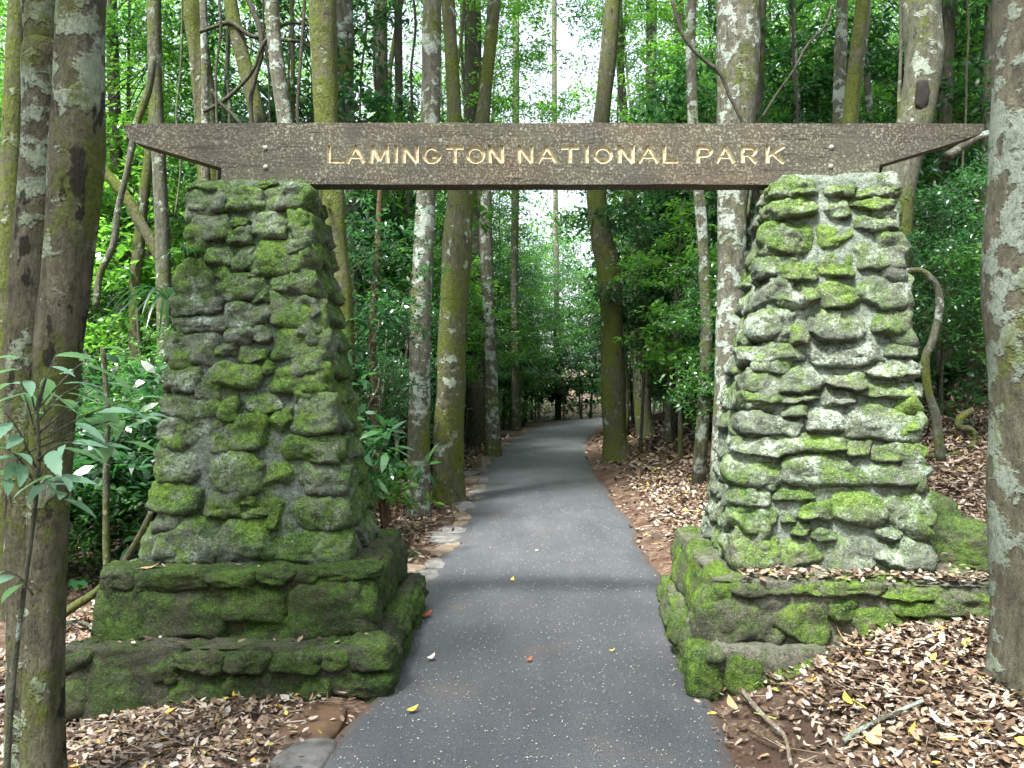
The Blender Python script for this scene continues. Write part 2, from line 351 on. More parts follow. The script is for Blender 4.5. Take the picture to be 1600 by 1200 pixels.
def wood_mat():
    m, nt, b = new_mat('weathered_brown_timber'); g = G(nt); geo = g.n('ShaderNodeNewGeometry'); P = geo.outputs['Position']
    mp = g.n('ShaderNodeMapping'); mp.inputs['Scale'].default_value = (0.12, 1, 1.6); g.l(P, mp.inputs['Vector']); S = mp.outputs[0]
    col = g.mix(g.ramp(g.noise(S, 26, 5, 0.65), [(0.3, 0.0), (0.7, 1.0)]), (0.036, 0.032, 0.026), (0.062, 0.055, 0.045))
    col = g.mix(g.ramp(g.noise(P, 1.6, 3), [(0.45, 0.0), (0.7, 0.6)]), col, (0.105, 0.066, 0.036))
    col = g.mix(g.ramp(g.noise(P, 2.3, 3), [(0.42, 0.0), (0.7, 0.5)]), col, (0.075, 0.08, 0.045))
    mp3 = g.n('ShaderNodeMapping'); mp3.inputs['Scale'].default_value = (0.035, 1, 1); g.l(P, mp3.inputs['Vector'])
    chk = g.ramp(g.noise(mp3.outputs[0], 30, 3, 0.5), [(0.485, 0.0), (0.497, 0.85), (0.503, 0.85), (0.515, 0.0)])
    chk = g.math('MULTIPLY', chk, g.ramp(g.noise(P, 1.9, 2), [(0.48, 0.0), (0.56, 1.0)]))
    col = g.mix(chk, col, (0.010, 0.008, 0.006))
    # lichen spots and flecks
    v = g.n('ShaderNodeTexVoronoi'); v.inputs['Scale'].default_value = 34; v.inputs['Randomness'].default_value = 1.0; g.l(P, v.inputs['Vector'])
    sc = g.n('ShaderNodeSeparateColor'); g.l(v.outputs['Color'], sc.inputs[0])
    dist = g.math('ADD', v.outputs['Distance'], g.math('MULTIPLY', g.math('SUBTRACT', g.noise(P, 90, 3), 0.5), 0.5))
    spot = g.math('LESS_THAN', dist, g.math('MULTIPLY', sc.outputs[0], 0.36))
    patch = g.ramp(g.noise(P, 4.5, 3, 0.6), [(0.40, 0.0), (0.58, 1.0)])
    spot = g.math('MULTIPLY', g.math('MULTIPLY', spot, patch), g.ramp(sc.outputs[1], [(0.30, 0.0), (0.55, 0.9)]))
    col = g.mix(spot, col, (0.23, 0.24, 0.185))
    fl = g.math('MULTIPLY', g.ramp(g.noise(P, 75, 4, 0.7), [(0.52, 0.0), (0.60, 0.85)]), g.ramp(g.noise(P, 3.2, 3), [(0.33, 0.25), (0.58, 1.0)]))
    col = g.mix(fl, col, (0.21, 0.21, 0.155))
    g.l(col, b.inputs['Base Color']); b.inputs['Roughness'].default_value = 0.82; b.inputs['Specular IOR Level'].default_value = 0.3
    h = g.math('SUBTRACT', g.math('ADD', g.noise(S, 55, 5, 0.7), g.math('MULTIPLY', spot, 0.4)), g.math('MULTIPLY', chk, 0.9))
    g.l(g.bump(h, 0.5, 0.006), b.inputs['Normal'])
    return m
M['timber'] = wood_mat()
def paint_mat():
    m, nt, b = new_mat('worn_cream_paint'); g = G(nt); geo = g.n('ShaderNodeNewGeometry'); P = geo.outputs['Position']
    col = g.mix(g.ramp(g.noise(P, 38, 4, 0.7), [(0.36, 0.0), (0.5, 1.0)]), (0.20, 0.14, 0.065), (0.44, 0.39, 0.26))
    g.l(col, b.inputs['Base Color']); b.inputs['Roughness'].default_value = 0.7
    return m
M['paint'] = paint_mat()

# ------------------------------------------------------------------ the path's line and the ground
PATH = [(0.07, -6), (0.08, 0), (0.09, 3.2), (0.15, 4.0), (0.26, 6.4), (0.42, 10.7), (0.56, 16), (0.95, 21), (2.0, 28), (3.1, 32), (5.2, 36), (8.6, 39.5), (13.5, 42), (22, 44)]
PL = catmull([(x, y, 0) for x, y in PATH], 14)[:, :2]
_s = np.concatenate([[0], np.cumsum(np.linalg.norm(np.diff(PL, axis=0), axis=1))])
_si = np.arange(0, _s[-1], 0.25); PL = np.stack([np.interp(_si, _s, PL[:, 0]), np.interp(_si, _s, PL[:, 1])], -1)
PT = np.gradient(PL, axis=0); PT /= np.linalg.norm(PT, axis=1)[:, None]
PN = np.stack([PT[:, 1], -PT[:, 0]], -1)            # to the right of the walker
HALF = np.interp(PL[:, 1], [-6, 3.2, 4.2, 5.2, 6.4, 10, 20, 40], [0.92, 0.92, 0.86, 0.95, 1.0, 1.02, 1.10, 1.2])

def path_side(x, y):
    """signed distance beyond the path's edge: (e, side) with side +1 on the right"""
    x = np.asarray(x, float); y = np.asarray(y, float); sh = x.shape
    q = np.stack([x.ravel(), y.ravel()], -1); e = np.empty(len(q)); s = np.empty(len(q))
    for a in range(0, len(q), 20000):
        c = q[a:a+20000]; d = c[:, None, :] - PL[None]; k = (d**2).sum(-1).argmin(1)
        dd = c - PL[k]; lat = (dd * PN[k]).sum(-1); dist = np.sqrt((dd**2).sum(-1))
        e[a:a+20000] = dist - HALF[k]; s[a:a+20000] = np.sign(lat)
    return e.reshape(sh), s.reshape(sh)

def ground_h(x, y):
    x = np.asarray(x, float); y = np.asarray(y, float)
    e, s = path_side(x, y); ep = np.maximum(e, 0)
    right = 0.26 * np.maximum(ep - 0.08, 0) * (1 - 0.018 * np.minimum(ep, 20)); right = np.where(ep > 12, right, right)
    left = -0.085 * np.minimum(ep, 3) + 0.03 * np.maximum(ep - 6, 0)
    fade = np.clip((36 - y) / 8, 0.25, 1)
    h = np.where(s > 0, right * fade, left)
    p = np.stack([x, y, np.zeros_like(x)], -1)
    h = h + np.clip(ep, 0, 1) * (0.05 * noise3(p * 1.3) + 0.02 * noise3(p * 4.1)) + np.clip(ep / 6, 0, 1) * 0.25 * noise3(p * 0.22)
    h = h + 0.11 * np.exp(-(((x - 1.9) / 0.55)**2 + ((y - 3.75) / 0.5)**2))       # leaves heaped against the plinth
    return h - 0.035 * np.clip(1 - ep / 0.12, 0, 1)

def nonuni(a, b, fine_a, fine_b, df, dc):
    out = list(np.arange(fine_a, fine_b, df)); st = df; v = fine_b
    while v < b: out.append(v); st = min(st * 1.15, dc); v += st
    out.append(b); st = df; v = fine_a - df
    while v > a: out.insert(0, v); st = min(st * 1.15, dc); v -= st
    out.insert(0, a); return np.array(out)
gx = nonuni(-400, 400, -4, 4.5, 0.06, 30); gy = nonuni(-300, 500, 2.6, 14, 0.07, 25)
GX, GY = np.meshgrid(gx, gy); GZ = ground_h(GX, GY)
V = np.stack([GX, GY, GZ], -1).reshape(-1, 3); nx_, ny_ = len(gx), len(gy)
ii = (np.arange(ny_-1)[:, None]*nx_ + np.arange(nx_-1)[None, :])
Q = np.stack([ii, ii+1, ii+nx_+1, ii+nx_], -1).reshape(-1, 4)
ground = obj('ground', mesh_np('ground', V, Q, True, M['soil'])); ground['kind'] = 'structure'

# asphalt path
nc = 17; off = np.sign(np.linspace(-1, 1, nc)) * (1 - (1 - np.abs(np.linspace(-1, 1, nc)))**1.4)
edgeL = HALF + 0.03*noise3(np.stack([_si*1.7, _si*0+3, _si*0], -1)) + 0.02*noise3(np.stack([_si*6, _si*0+3, _si*0], -1))
edgeR = HALF + 0.05*noise3(np.stack([_si*1.3, _si*0+9, _si*0], -1)) + 0.025*noise3(np.stack([_si*5, _si*0+9, _si*0], -1))
rows = []
for k in range(len(PL)):
    w = np.where(off < 0, edgeL[k], edgeR[k])
    P2 = PL[k][None] + PN[k][None] * (off * w)[:, None]
    z = 0.0 + 0.018 * (1 - off**2) ; z[[0, -1]] = -0.04
    rows.append(np.concatenate([P2, z[:, None]], 1))
V = np.array(rows); V[..., 2] += 0.006 * noise3(V * 1.5)
V = V.reshape(-1, 3); ii = np.arange(len(PL)-1)[:, None]*nc + np.arange(nc-1)[None, :]
Q = np.stack([ii, ii+1, ii+nc+1, ii+nc], -1).reshape(-1, 4)
path_me = mesh_np('path', V, Q, True, M['asphalt']); at_ = path_me.attributes.new('edge', 'FLOAT', 'POINT'); at_.data.foreach_set('value', np.tile(np.abs(off), len(PL)).astype(np.float32))
path = obj('path', path_me); path['kind'] = 'structure'

# ------------------------------------------------------------------ rocks
def ico(sub):
    bm = bmesh.new(); bmesh.ops.create_icosphere(bm, subdivisions=sub, radius=1.0)
    bm.verts.ensure_lookup_table()
    v = np.array([x.co[:] for x in bm.verts]); f = np.array([[y.index for y in x.verts] for x in bm.faces]); bm.free()
    return v, f
ICO = {k: ico(k) for k in (2, 3, 4, 5)}

def rock(hw, hd, hh, seed, sub=4, power=None, lean=0.28, rough=1.0):
    """an angular lump, half sizes hw (x) hd (y, into the wall) hh (z)"""
    r = np.random.default_rng(seed); D, Fc = ICO[sub]
    p_ = power or r.uniform(4.0, 7.0)
    P = D / ((np.abs(D)**p_).sum(1)**(1/p_))[:, None]
    so = r.uniform(-50, 50, 3)
    P = P + 0.15 * np.stack([noise3(P*1.1 + so), noise3(P*1.1 + so + 31), noise3(P*1.1 + so + 67)], -1)
    for _ in range(8):                                     # broken facets
        n = r.normal(size=3); n[1] = n[1]*0.7 - 0.1; n /= np.linalg.norm(n); o = r.uniform(0.92, 1.35)
        P = P - np.maximum(P @ n - o, 0)[:, None] * n * 0.85
    P = P * np.array([hw, hd, hh])
    f = (-P[:, 1] / hd).clip(0, 1)                         # lower edge juts out, top slopes back
    P[:, 1] -= lean * min(hd, 0.12) * (-P[:, 2] / hh) * f
    N = D / np.array([hw, hd, hh]); N /= np.linalg.norm(N, axis=1)[:, None]
    W = P + so
    d = 0.012*fbm(W*np.array([7, 7, 10]), 3) + 0.009*fbm(W*np.array([22, 22, 30]), 3, 0.65)
    rid = 1 - np.abs(noise3(W*np.array([8, 8, 16]) + 5)); d -= 0.008 * np.maximum(rid - 0.82, 0) / 0.18
    P = P + N * (d * rough)[:, None]
    return P, Fc

_stone_seed = [100]
def add_stone(parent, mats, frame, cx, cz, hw, hh, out, hd, sub, roll=0.0, power=None, lean=0.28):
    """frame = (origin, right, inward, up): a stone centred at (cx, cz) on that face, standing out of it by 'out' metres"""
    _stone_seed[0] += 1; o, rx, ry, rz = frame
    v, f = rock(hw, hd, hh, _stone_seed[0], sub, power, lean)
    me = mesh_np('stone', v, f, True, mats)
    c = o + rx*cx + rz*cz + ry*(hd - out)
    m = Matrix(((rx.x, ry.x, rz.x, c.x), (rx.y, ry.y, rz.y, c.y), (rx.z, ry.z, rz.z, c.z), (0, 0, 0, 1)))
    return obj('stone', me, parent, mat4=m @ Matrix.Rotation(roll, 4, 'Y'))

def core(parent, name, quads_bottom, quads_top, z0, z1, mat, amp=0.02, n=34, inset=0.0):
    """mortar block with a lumpy skin; corners given as (x0,x1,y0,y1) bottom and top"""
    b0 = np.array(quads_bottom, float); t0 = np.array(quads_top, float)
    bm = bmesh.new(); bmesh.ops.create_cube(bm, size=2.0)
    bmesh.ops.subdivide_edges(bm, edges=bm.edges[:], cuts=n, use_grid_fill=True)
    v = np.array([x.co[:] for x in bm.verts]); f = np.array([[y.index for y in x.verts] for x in bm.faces]); bm.free()
    r = 1 - 0.04 * (np.abs(v).min(1) > 0.93); u = (v + 1) / 2
    k = u[:, 2:3]; box = b0[None]*(1-k) + t0[None]*k
    P = np.stack([box[:, 0] + inset + (box[:, 1]-box[:, 0]-2*inset)*u[:, 0], box[:, 2] + inset + (box[:, 3]-box[:, 2]-2*inset)*u[:, 1], z0 + (z1-z0)*u[:, 2]], -1)
    N = np.where(np.abs(v) > 0.999, np.sign(v), 0); N /= np.linalg.norm(N, axis=1)[:, None] + 1e-9
    d = amp*fbm(P*6 + z0*9, 3) + amp*0.45*fbm(P*20 + 4, 3, 0.6)
    P = P + N * d[:, None]
    return obj(name, mesh_np(name, P, f, True, mat), parent)

def face_frame(c0, c1, z0, t0, z1):
    """face from local corner c0 (xy) to c1 (xy) at height z0; t0 = the corner above c0 at z1 -> frame, width, slope"""
    a = Vector((*c0, z0)); b = Vector((*c1, z0)); t = Vector((*t0, z1))
    rx = (b - a).normalized(); n = rx.cross(Vector((0, 0, 1)))          # outward for a counter-clockwise walk seen from above
    up = (t - a); up = (up - rx*up.dot(rx)).normalized(); inn = up.cross(rx).normalized()
    return (a, rx, inn, up), (b - a).length

def to_face(parent_m, frame, x, y):
    """photo pixel -> (cx, cz, distance) on that face"""
    inv = parent_m.inverted(); o = inv @ Vector((0, 0, CAM_H)); d = (inv.to_3x3() @ Vector(((x-800)/F, 1, -(y-600)/F)))
    a, rx, inn, up = frame; t = (a - o).dot(inn) / d.dot(inn); p = o + d*t - a
    return p.dot(rx), p.dot(up), t

def px_stones(parent, pm, frame, boxes, mat, grow=0.93, out=(0.035, 0.07), hd=(0.10, 0.15), sub=4, lean=0.3):
    for (x0, y0, x1, y1) in boxes:
        cx, cz, t = to_face(pm, frame, (x0+x1)/2, (y0+y1)/2)
        hw = (x1-x0)/2/F*t*grow; hh = (y1-y0)/2/F*t*grow
        small = min(1.0, max(hw, hh)/0.10)
        add_stone(parent, mat, frame, cx, cz, hw, hh, random.uniform(*out)*(0.6+0.4*small), random.uniform(*hd)*(0.6+0.4*small), sub, random.uniform(-0.08, 0.08), lean=lean*random.uniform(0.6, 1.5))

def course_stones(parent, frame, w0, w1, height, shift0, mat, ch=(0.12, 0.2), cw=(0.16, 0.36), sub=3, out=(0.03, 0.07), seed=0, z_start=0.0):
    """rubble courses over a face w0 wide at the foot and w1 at the top; shift0 = how far its near edge moves in by the top"""
    r = random.Random(seed); z = z_start
    while z < height - 0.05:
        h = min(r.uniform(*ch), height - z); k = (z + h/2)/height; a = shift0*k; w = w0 + (w1-w0)*k; x = a - 0.01
        while x < a + w - 0.03:
            l = min(r.uniform(*cw), a + w - x + 0.01)
            if a + w - (x + l) < 0.09: l = a + w - x + 0.01
            add_stone(parent, mat, frame, x + l/2, z + h/2 + r.uniform(-.012, .012), l/2*1.07, h/2*r.uniform(1.0, 1.14), r.uniform(*out), r.uniform(0.07, 0.11), sub, r.uniform(-.1, .1))
            x += l
        z += h

def crop(boxes, ox, oy, s): return [(ox + a/s, oy + b/s, ox + c/s, oy + d/s) for a, b, c, d in boxes]

def pillar(name, loc, rz, low, up, bot, top, zs, mats, front_body, front_up, front_low, vis_right, label, nseed, inset=0.05):
    root = empty(name, loc, rz); tag(root, label, 'pillar', 'stone gate pillars')
    pm = Matrix.Translation(loc) @ Matrix.Rotation(rz, 4, 'Z')
    zg, z1, z2, z3 = zs; sm, smp, mm, mmp = mats
    core(root, 'mortar_core', bot, top, z2 - 0.06, z3 - 0.01, mm, 0.012, 44, inset)
    core(root, 'upper_plinth_mortar', up, up, z1 - 0.05, z2, mmp, 0.018, 40, inset*0.8)
    core(root, 'lower_plinth_mortar', low, low, zg, z1, mmp, 0.024, 40, inset*0.9)
    def corners(b): x0, x1, y0, y1 = b; return [(x0, y0), (x1, y0), (x1, y1), (x0, y1)]
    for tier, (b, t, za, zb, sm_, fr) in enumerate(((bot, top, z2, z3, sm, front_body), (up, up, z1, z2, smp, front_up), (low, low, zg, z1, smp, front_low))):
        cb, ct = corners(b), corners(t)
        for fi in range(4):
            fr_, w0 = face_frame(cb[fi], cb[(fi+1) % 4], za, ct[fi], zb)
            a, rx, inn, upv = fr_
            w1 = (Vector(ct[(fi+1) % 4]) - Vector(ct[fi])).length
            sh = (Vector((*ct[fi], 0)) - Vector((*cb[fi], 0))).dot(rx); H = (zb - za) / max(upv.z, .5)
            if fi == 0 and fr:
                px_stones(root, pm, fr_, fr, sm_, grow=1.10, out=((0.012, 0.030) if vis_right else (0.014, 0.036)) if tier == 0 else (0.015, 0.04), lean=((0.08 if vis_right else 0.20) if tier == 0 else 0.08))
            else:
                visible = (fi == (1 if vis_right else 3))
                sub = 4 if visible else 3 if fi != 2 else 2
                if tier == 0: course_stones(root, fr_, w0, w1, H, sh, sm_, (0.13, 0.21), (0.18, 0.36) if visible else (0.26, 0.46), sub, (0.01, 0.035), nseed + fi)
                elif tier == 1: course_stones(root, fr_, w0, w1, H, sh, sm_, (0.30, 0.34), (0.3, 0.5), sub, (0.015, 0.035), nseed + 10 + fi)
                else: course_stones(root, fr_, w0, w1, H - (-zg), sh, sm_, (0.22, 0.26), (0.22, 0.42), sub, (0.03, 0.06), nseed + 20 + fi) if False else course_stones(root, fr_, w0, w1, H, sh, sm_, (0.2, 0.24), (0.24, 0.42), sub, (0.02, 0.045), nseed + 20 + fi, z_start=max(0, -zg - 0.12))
    return root, pm

LA = crop([(285,75,530,250),(520,75,780,245),(720,45,860,105),(790,60,1060,235),(280,245,550,430),(560,280,690,345),(685,230,935,410),(930,240,1080,440),(530,340,700,455),
 (690,400,1075,635),(570,455,720,610),(390,450,570,580),(210,560,470,770),(430,570,560,690),(660,590,750,660),(500,620,780,810),(815,605,1110,785),(180,770,510,890),(800,760,1140,985),
 (530,800,820,975),(700,740,800,810),(180,890,520,1000),(130,980,540,1190),(530,970,700,1070),(700,970,820,1060),(790,960,1160,1180),(470,1050,620,1150),(610,1080,800,1205)], 220, 270, 4)
LB = crop([(125,55,400,210),(440,25,770,215),(800,10,1155,220),(770,20,830,100),(355,110,490,260),(120,205,500,375),(500,230,610,390),(640,225,890,340),(940,210,1210,475),(820,290,940,450),
 (100,350,520,545),(510,330,810,570),(430,470,560,595),(880,465,1250,640),(80,515,345,780),(450,580,780,840),(770,650,945,810),(1000,640,1300,860),(50,780,375,970),(400,830,620,1010),
 (560,850,720,930),(620,920,790,1005),(780,880,890,1060),(930,860,1290,1080),(20,990,480,1285),(430,1010,860,1275),(800,1060,1315,1280)], 220, 560, 4)
LU = crop([(190,192,360,270),(340,195,660,272),(650,195,850,255),(850,195,1030,255),(1030,190,1120,240),(1100,185,1345,240),(180,265,420,510),(370,270,720,500),(720,255,975,400),(770,385,1080,495),(1000,225,1345,470)], 80, 820, 8/3)
LL = crop([(55,560,400,840),(390,530,530,660),(510,535,725,615),(720,530,915,605),(910,520,1130,620),(1120,510,1245,620),(1235,490,1415,620),(410,620,720,800),(700,620,900,790),(880,630,1060,760),(1040,630,1170,740),(1150,610,1415,725)], 80, 820, 8/3)
RC = crop([(590,40,865,150),(910,75,1100,150),(1110,70,1390,155),(560,150,850,290),(910,160,1070,300),(1075,150,1390,240),(1110,260,1370,390),(550,295,850,520),(870,320,1085,485),(1100,400,1420,620),
 (490,520,600,670),(590,545,770,680),(870,500,1090,660),(740,560,860,680),(540,680,880,860),(890,690,1130,850),(1120,610,1465,860),(450,850,720,1050),(700,930,820,1090),(800,850,1150,1060),(1220,820,1460,1020),
 (400,1060,760,1210),(830,1050,1310,1210),(1300,1020,1490,1160)], 1060, 270, 4)
RD = crop([(440,50,920,205),(920,50,1170,190),(1170,20,1500,130),(420,180,650,310),(620,220,880,285),(880,190,1110,300),(1110,140,1510,265),(400,330,780,480),(640,270,800,370),(800,300,1020,460),(1030,260,1510,525),
 (350,470,760,610),(720,470,1060,590),(1040,500,1200,610),(1210,530,1550,655),(320,610,680,795),(680,590,1190,800),(1200,640,1560,810),(320,800,570,930),(600,810,870,890),(750,880,950,1000),(960,800,1290,1040),
 (1290,810,1590,1060),(320,920,640,1100),(620,950,740,1030),(700,1010,840,1120),(840,1050,1000,1150),(1240,1060,1390,1140),(330,1080,640,1320),(560,1120,900,1345),(880,1130,1260,1350),(1250,1100,1590,1330)], 1060, 560, 4)
RU = crop([(360,350,640,412),(640,352,770,405),(760,352,1010,410),(1000,362,1260,425),(1240,390,1490,490),(250,390,510,640),(480,480,610,610),(560,430,790,600),(780,420,900,530),(860,430,1150,610),(1050,420,1250,490),(1150,450,1270,540),(1200,480,1430,570)], 1000, 780, 8/3)
RL = crop([(200,640,335,835),(320,640,530,830),(520,660,760,840),(740,660,1000,840)], 1000, 780, 8/3)

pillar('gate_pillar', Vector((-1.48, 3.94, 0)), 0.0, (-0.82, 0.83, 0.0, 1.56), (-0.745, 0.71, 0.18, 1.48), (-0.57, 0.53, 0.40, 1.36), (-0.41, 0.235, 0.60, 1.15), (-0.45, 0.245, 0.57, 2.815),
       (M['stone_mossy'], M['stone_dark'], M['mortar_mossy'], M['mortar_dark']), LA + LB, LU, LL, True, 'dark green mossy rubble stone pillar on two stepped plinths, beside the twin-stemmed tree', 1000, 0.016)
pillar('gate_pillar', Vector((0.935, 3.94, 0)), R(-5), (0.0, 1.65, 0.0, 1.56), (0.1, 1.55, 0.1, 1.55), (0.27, 1.32, 0.31, 1.43), (0.565, 1.215, 0.53, 1.08), (-0.35, 0.245, 0.57, 2.815),
       (M['stone_pale'], M['stone_plinth'], M['mortar_pale'], M['mortar_plinth']), RC + RD, RU, RL[:3], False, 'pale lichen-grey rubble stone pillar with its plinth half buried in fallen leaves', 2000, 0.01)

# moss standing up on the stones' ledges and shoulders
M['moss_blade'] = leaf_mat('moss_blade', [(0.0, (0.025, 0.055, 0.008)), (0.6, (0.075, 0.14, 0.016)), (1.0, (0.17, 0.26, 0.03))], trans=(0.14, 0.24, 0.03), tf=0.3, rough=0.8, spec=0.1)
rm = np.random.default_rng(55); mp_, mn_ = [], []
bpy.context.view_layer.update()
for o in [o for o in COL.objects if o.name.startswith('stone')]:
    me = o.data; nv = len(me.vertices)
    if nv < 600: continue
    co = np.empty(nv*3, np.float32); me.vertices.foreach_get('co', co); no = np.empty(nv*3, np.float32); me.vertices.foreach_get('normal', no)
    m4 = np.array(o.matrix_world); P = co.reshape(-1, 3) @ m4[:3, :3].T + m4[:3, 3]; N = no.reshape(-1, 3) @ m4[:3, :3].T
    low = P[:, 2] < 0.62
    sc = 0.9*noise3(P*2.3 + 3) + 0.5*noise3(P*8) + 1.1*N[:, 2] + np.where(low, 0.25, 0.0)
    k = np.where((sc > 0.62) & (N[:, 2] > -0.1) & (P[:, 1] < 5.3))[0]
    for _ in range(3):
        j = k[rm.uniform(0, 1, len(k)) < 0.75]; mp_.append(P[j] + rm.normal(0, .006, (len(j), 3))); mn_.append(N[j])
mp_ = np.concatenate(mp_); mn_ = np.concatenate(mn_)
if len(mp_) > 160000: j = rm.choice(len(mp_), 160000, False); mp_, mn_ = mp_[j], mn_[j]
n = len(mp_); dr = mn_ + rm.normal(0, .5, (n, 3)) + np.array([0, 0, .35]); dr /= np.linalg.norm(dr, axis=1)[:, None]; sd3 = np.cross(dr, rm.normal(size=(n, 3))); sd3 /= np.linalg.norm(sd3, axis=1)[:, None]
hh_ = rm.uniform(.004, .012, n)[:, None]; b0 = mp_ - mn_*0.003
V = np.stack([b0 - sd3*.0022, b0 + sd3*.0022, b0 + dr*hh_], 1).reshape(-1, 3)
tag(obj('moss', mesh_np('moss', V, (np.arange(n)*3)[:, None] + np.array([[0, 1, 2]]), False, M['moss_blade'])), 'soft green moss growing over the pillar and plinth stones', 'moss', None, 'stuff'); print('moss blades', n)

# ------------------------------------------------------------------ the carved timber sign across the pillars
YB, BT = 4.75, 0.14
def bx(x): return (x - 800) / F * YB
def bz(y): return CAM_H - (y - 600) / F * YB
sign = empty('entrance_sign', (bx(860), YB, bz(288)))
tag(sign, 'long brown weathered timber beam carved with park name, resting on both stone pillars', 'sign')
ox, oz = sign.location.x, sign.location.z
outline = []
for x in np.linspace(195, 1538, 90): outline.append((bx(x), bz(192.5) + 0.004*float(noise3(np.array([x*0.02, 1.0, 2.0]))) + 0.0025*float(noise3(np.array([x*0.09, 4.0, 2.0])))))
outline += [(bx(1538), bz(200)), (bx(1533), bz(209)), (bx(1480), bz(226)), (bx(1374), bz(258)), (bx(1374), bz(288))]
for x in np.linspace(1300, 420, 24): outline.append((bx(x), bz(288) + 0.002*float(noise3(np.array([x*0.03, 9.0, 2.0])))))
outline += [(bx(345), bz(288)), (bx(346), bz(262)), (bx(210), bz(222)), (bx(198), bz(215)), (bx(195), bz(204))]
n = len(outline)
bv = [(x - ox, 0.0, z - oz) for x, z in outline] + [(x - ox, BT, z - oz) for x, z in outline]
bf = [list(range(n))[::-1], list(range(n, 2*n))] + [[i, (i+1) % n, n + (i+1) % n, n + i] for i in range(n)]
bme = bpy.data.meshes.new('board'); bme.from_pydata(bv, [], bf); bme.update()
bm = bmesh.new(); bm.from_mesh(bme); bmesh.ops.recalc_face_normals(bm, faces=bm.faces[:]); bm.to_mesh(bme); bm.free()
bme.materials.append(M['timber']); bme.materials.append(M['paint'])

# letters: strokes in a unit box (x 0..w, y 0..1)
def arc(cx, cy, rx, ry, a0, a1, n=12): return [(cx + rx*math.cos(R(a0 + (a1-a0)*i/n)), cy + ry*math.sin(R(a0 + (a1-a0)*i/n))) for i in range(n+1)]
GLY = {
 'L': [[(0.08, 1), (0.08, 0)], [(0.0, 0.07), (1, 0.07)]],
 'A': [[(0.02, 0), (0.5, 1)], [(0.5, 1), (0.98, 0)], [(0.22, 0.34), (0.78, 0.34)]],
 'M': [[(0.05, 0), (0.12, 1)], [(0.12, 1), (0.5, 0.15)], [(0.5, 0.15), (0.88, 1)], [(0.88, 1), (0.95, 0)]],
 'I': [[(0.5, 0), (0.5, 1)]],
 'N': [[(0.08, 0), (0.08, 1)], [(0.08, 1), (0.92, 0)], [(0.92, 0), (0.92, 1)]],
 'G': [arc(0.5, 0.47, 0.44, 0.44, 50, 345, 14), [(0.58, 0.38), (0.97, 0.38)]],
 'T': [[(0, 0.93), (1, 0.93)], [(0.5, 0.95), (0.5, 0)]],
 'O': [arc(0.5, 0.48, 0.44, 0.43, 0, 360, 18)],
 'P': [[(0.1, 0), (0.1, 1)], [(0.05, 0.93), (0.55, 0.93)], arc(0.55, 0.68, 0.38, 0.25, 90, -90, 8), [(0.55, 0.43), (0.1, 0.43)]],
 'R': [[(0.1, 0), (0.1, 1)], [(0.05, 0.93), (0.55, 0.93)], arc(0.55, 0.7, 0.36, 0.23, 90, -90, 8), [(0.55, 0.47), (0.1, 0.47)], [(0.5, 0.47), (0.95, 0)]],
 'K': [[(0.1, 0), (0.1, 1)], [(0.95, 1), (0.14, 0.42)], [(0.36, 0.6), (0.97, 0)]],
}
# (glyph, left px, right px) along the beam
LET = [('L',512,537),('A',542,569),('M',578,607),('I',615,622),('N',629,653),('G',661,688),('T',698,723),('O',729,757),('N',763,786),
       ('N',809,832),('A',840,869),('T',878,903),('I',913,920),('O',928,956),('N',966,990),('A',998,1028),('L',1036,1058),('P',1088,1112),('A',1119,1147),('R',1158,1182),('K',1196,1225)]
def stroke(p, q, hw, depth):
    """a V-cut along p-q in the (x, z) plane, opening towards -y"""
    p, q = Vector(p), Vector(q); d = (q - p).normalized(); nrm = Vector((-d.y, d.x)); e = d * hw * 0.55
    a, b = p - e, q + e; y0, y1 = -0.004, depth; hw2 = hw * (1 + 0.004/depth)
    vs_ = [(*(a + nrm*hw2), y0), (*(a - nrm*hw2), y0), (*(b - nrm*hw2), y0), (*(b + nrm*hw2), y0), (*(a + e*0.6 + nrm*hw*0.35), y1), (*(a + e*0.6 - nrm*hw*0.35), y1), (*(b - e*0.6 - nrm*hw*0.35), y1), (*(b - e*0.6 + nrm*hw*0.35), y1)]
    fs = [(0, 1, 2, 3), (7, 6, 5, 4), (0, 4, 5, 1), (1, 5, 6, 2), (2, 6, 7, 3), (3, 7, 4, 0)]
    return [(x, y, z) for x, z, y in vs_], fs
cutters = []
for gi, (ch, xa, xb) in enumerate(LET):
    x0, x1 = bx(xa) - ox, bx(xb) - ox; zb, zt = bz(253.5) - oz, bz(228.5) - oz
    for pl in GLY[ch]:
        pts = [(x0 + (x1-x0)*u, zb + (zt-zb)*v) for u, v in pl]
        for s_i in range(len(pts)-1):
            v, f = stroke(pts[s_i], pts[s_i+1], 0.0116 + 0.0006*((gi*7 + s_i) % 3), 0.013 + 0.0004*(s_i % 5))
            cutters.append((v, f))
cbm = bmesh.new()
for v, f in cutters:
    vv = [cbm.verts.new(c) for c in v]
    for q in f: cbm.faces.new([vv[i] for i in q])
bmesh.ops.recalc_face_normals(cbm, faces=cbm.faces[:])
cme = bpy.data.meshes.new('cut'); cbm.to_mesh(cme); cbm.free(); cme.materials.append(M['timber']); cme.materials.append(M['paint'])
for p in cme.polygons: p.material_index = 1
bo = bpy.data.objects.new('board', bme); co = bpy.data.objects.new('cut', cme); COL.objects.link(bo); COL.objects.link(co)
md = bo.modifiers.new('b', 'BOOLEAN'); md.operation = 'DIFFERENCE'; md.object = co; md.solver = 'EXACT'; md.use_self = True; md.material_mode = 'INDEX'
dg = bpy.context.evaluated_depsgraph_get(); ev = bpy.data.meshes.new_from_object(bo.evaluated_get(dg))
bo.modifiers.clear(); bpy.data.objects.remove(co)
bm = bmesh.new(); bm.from_mesh(ev)
parts = {}
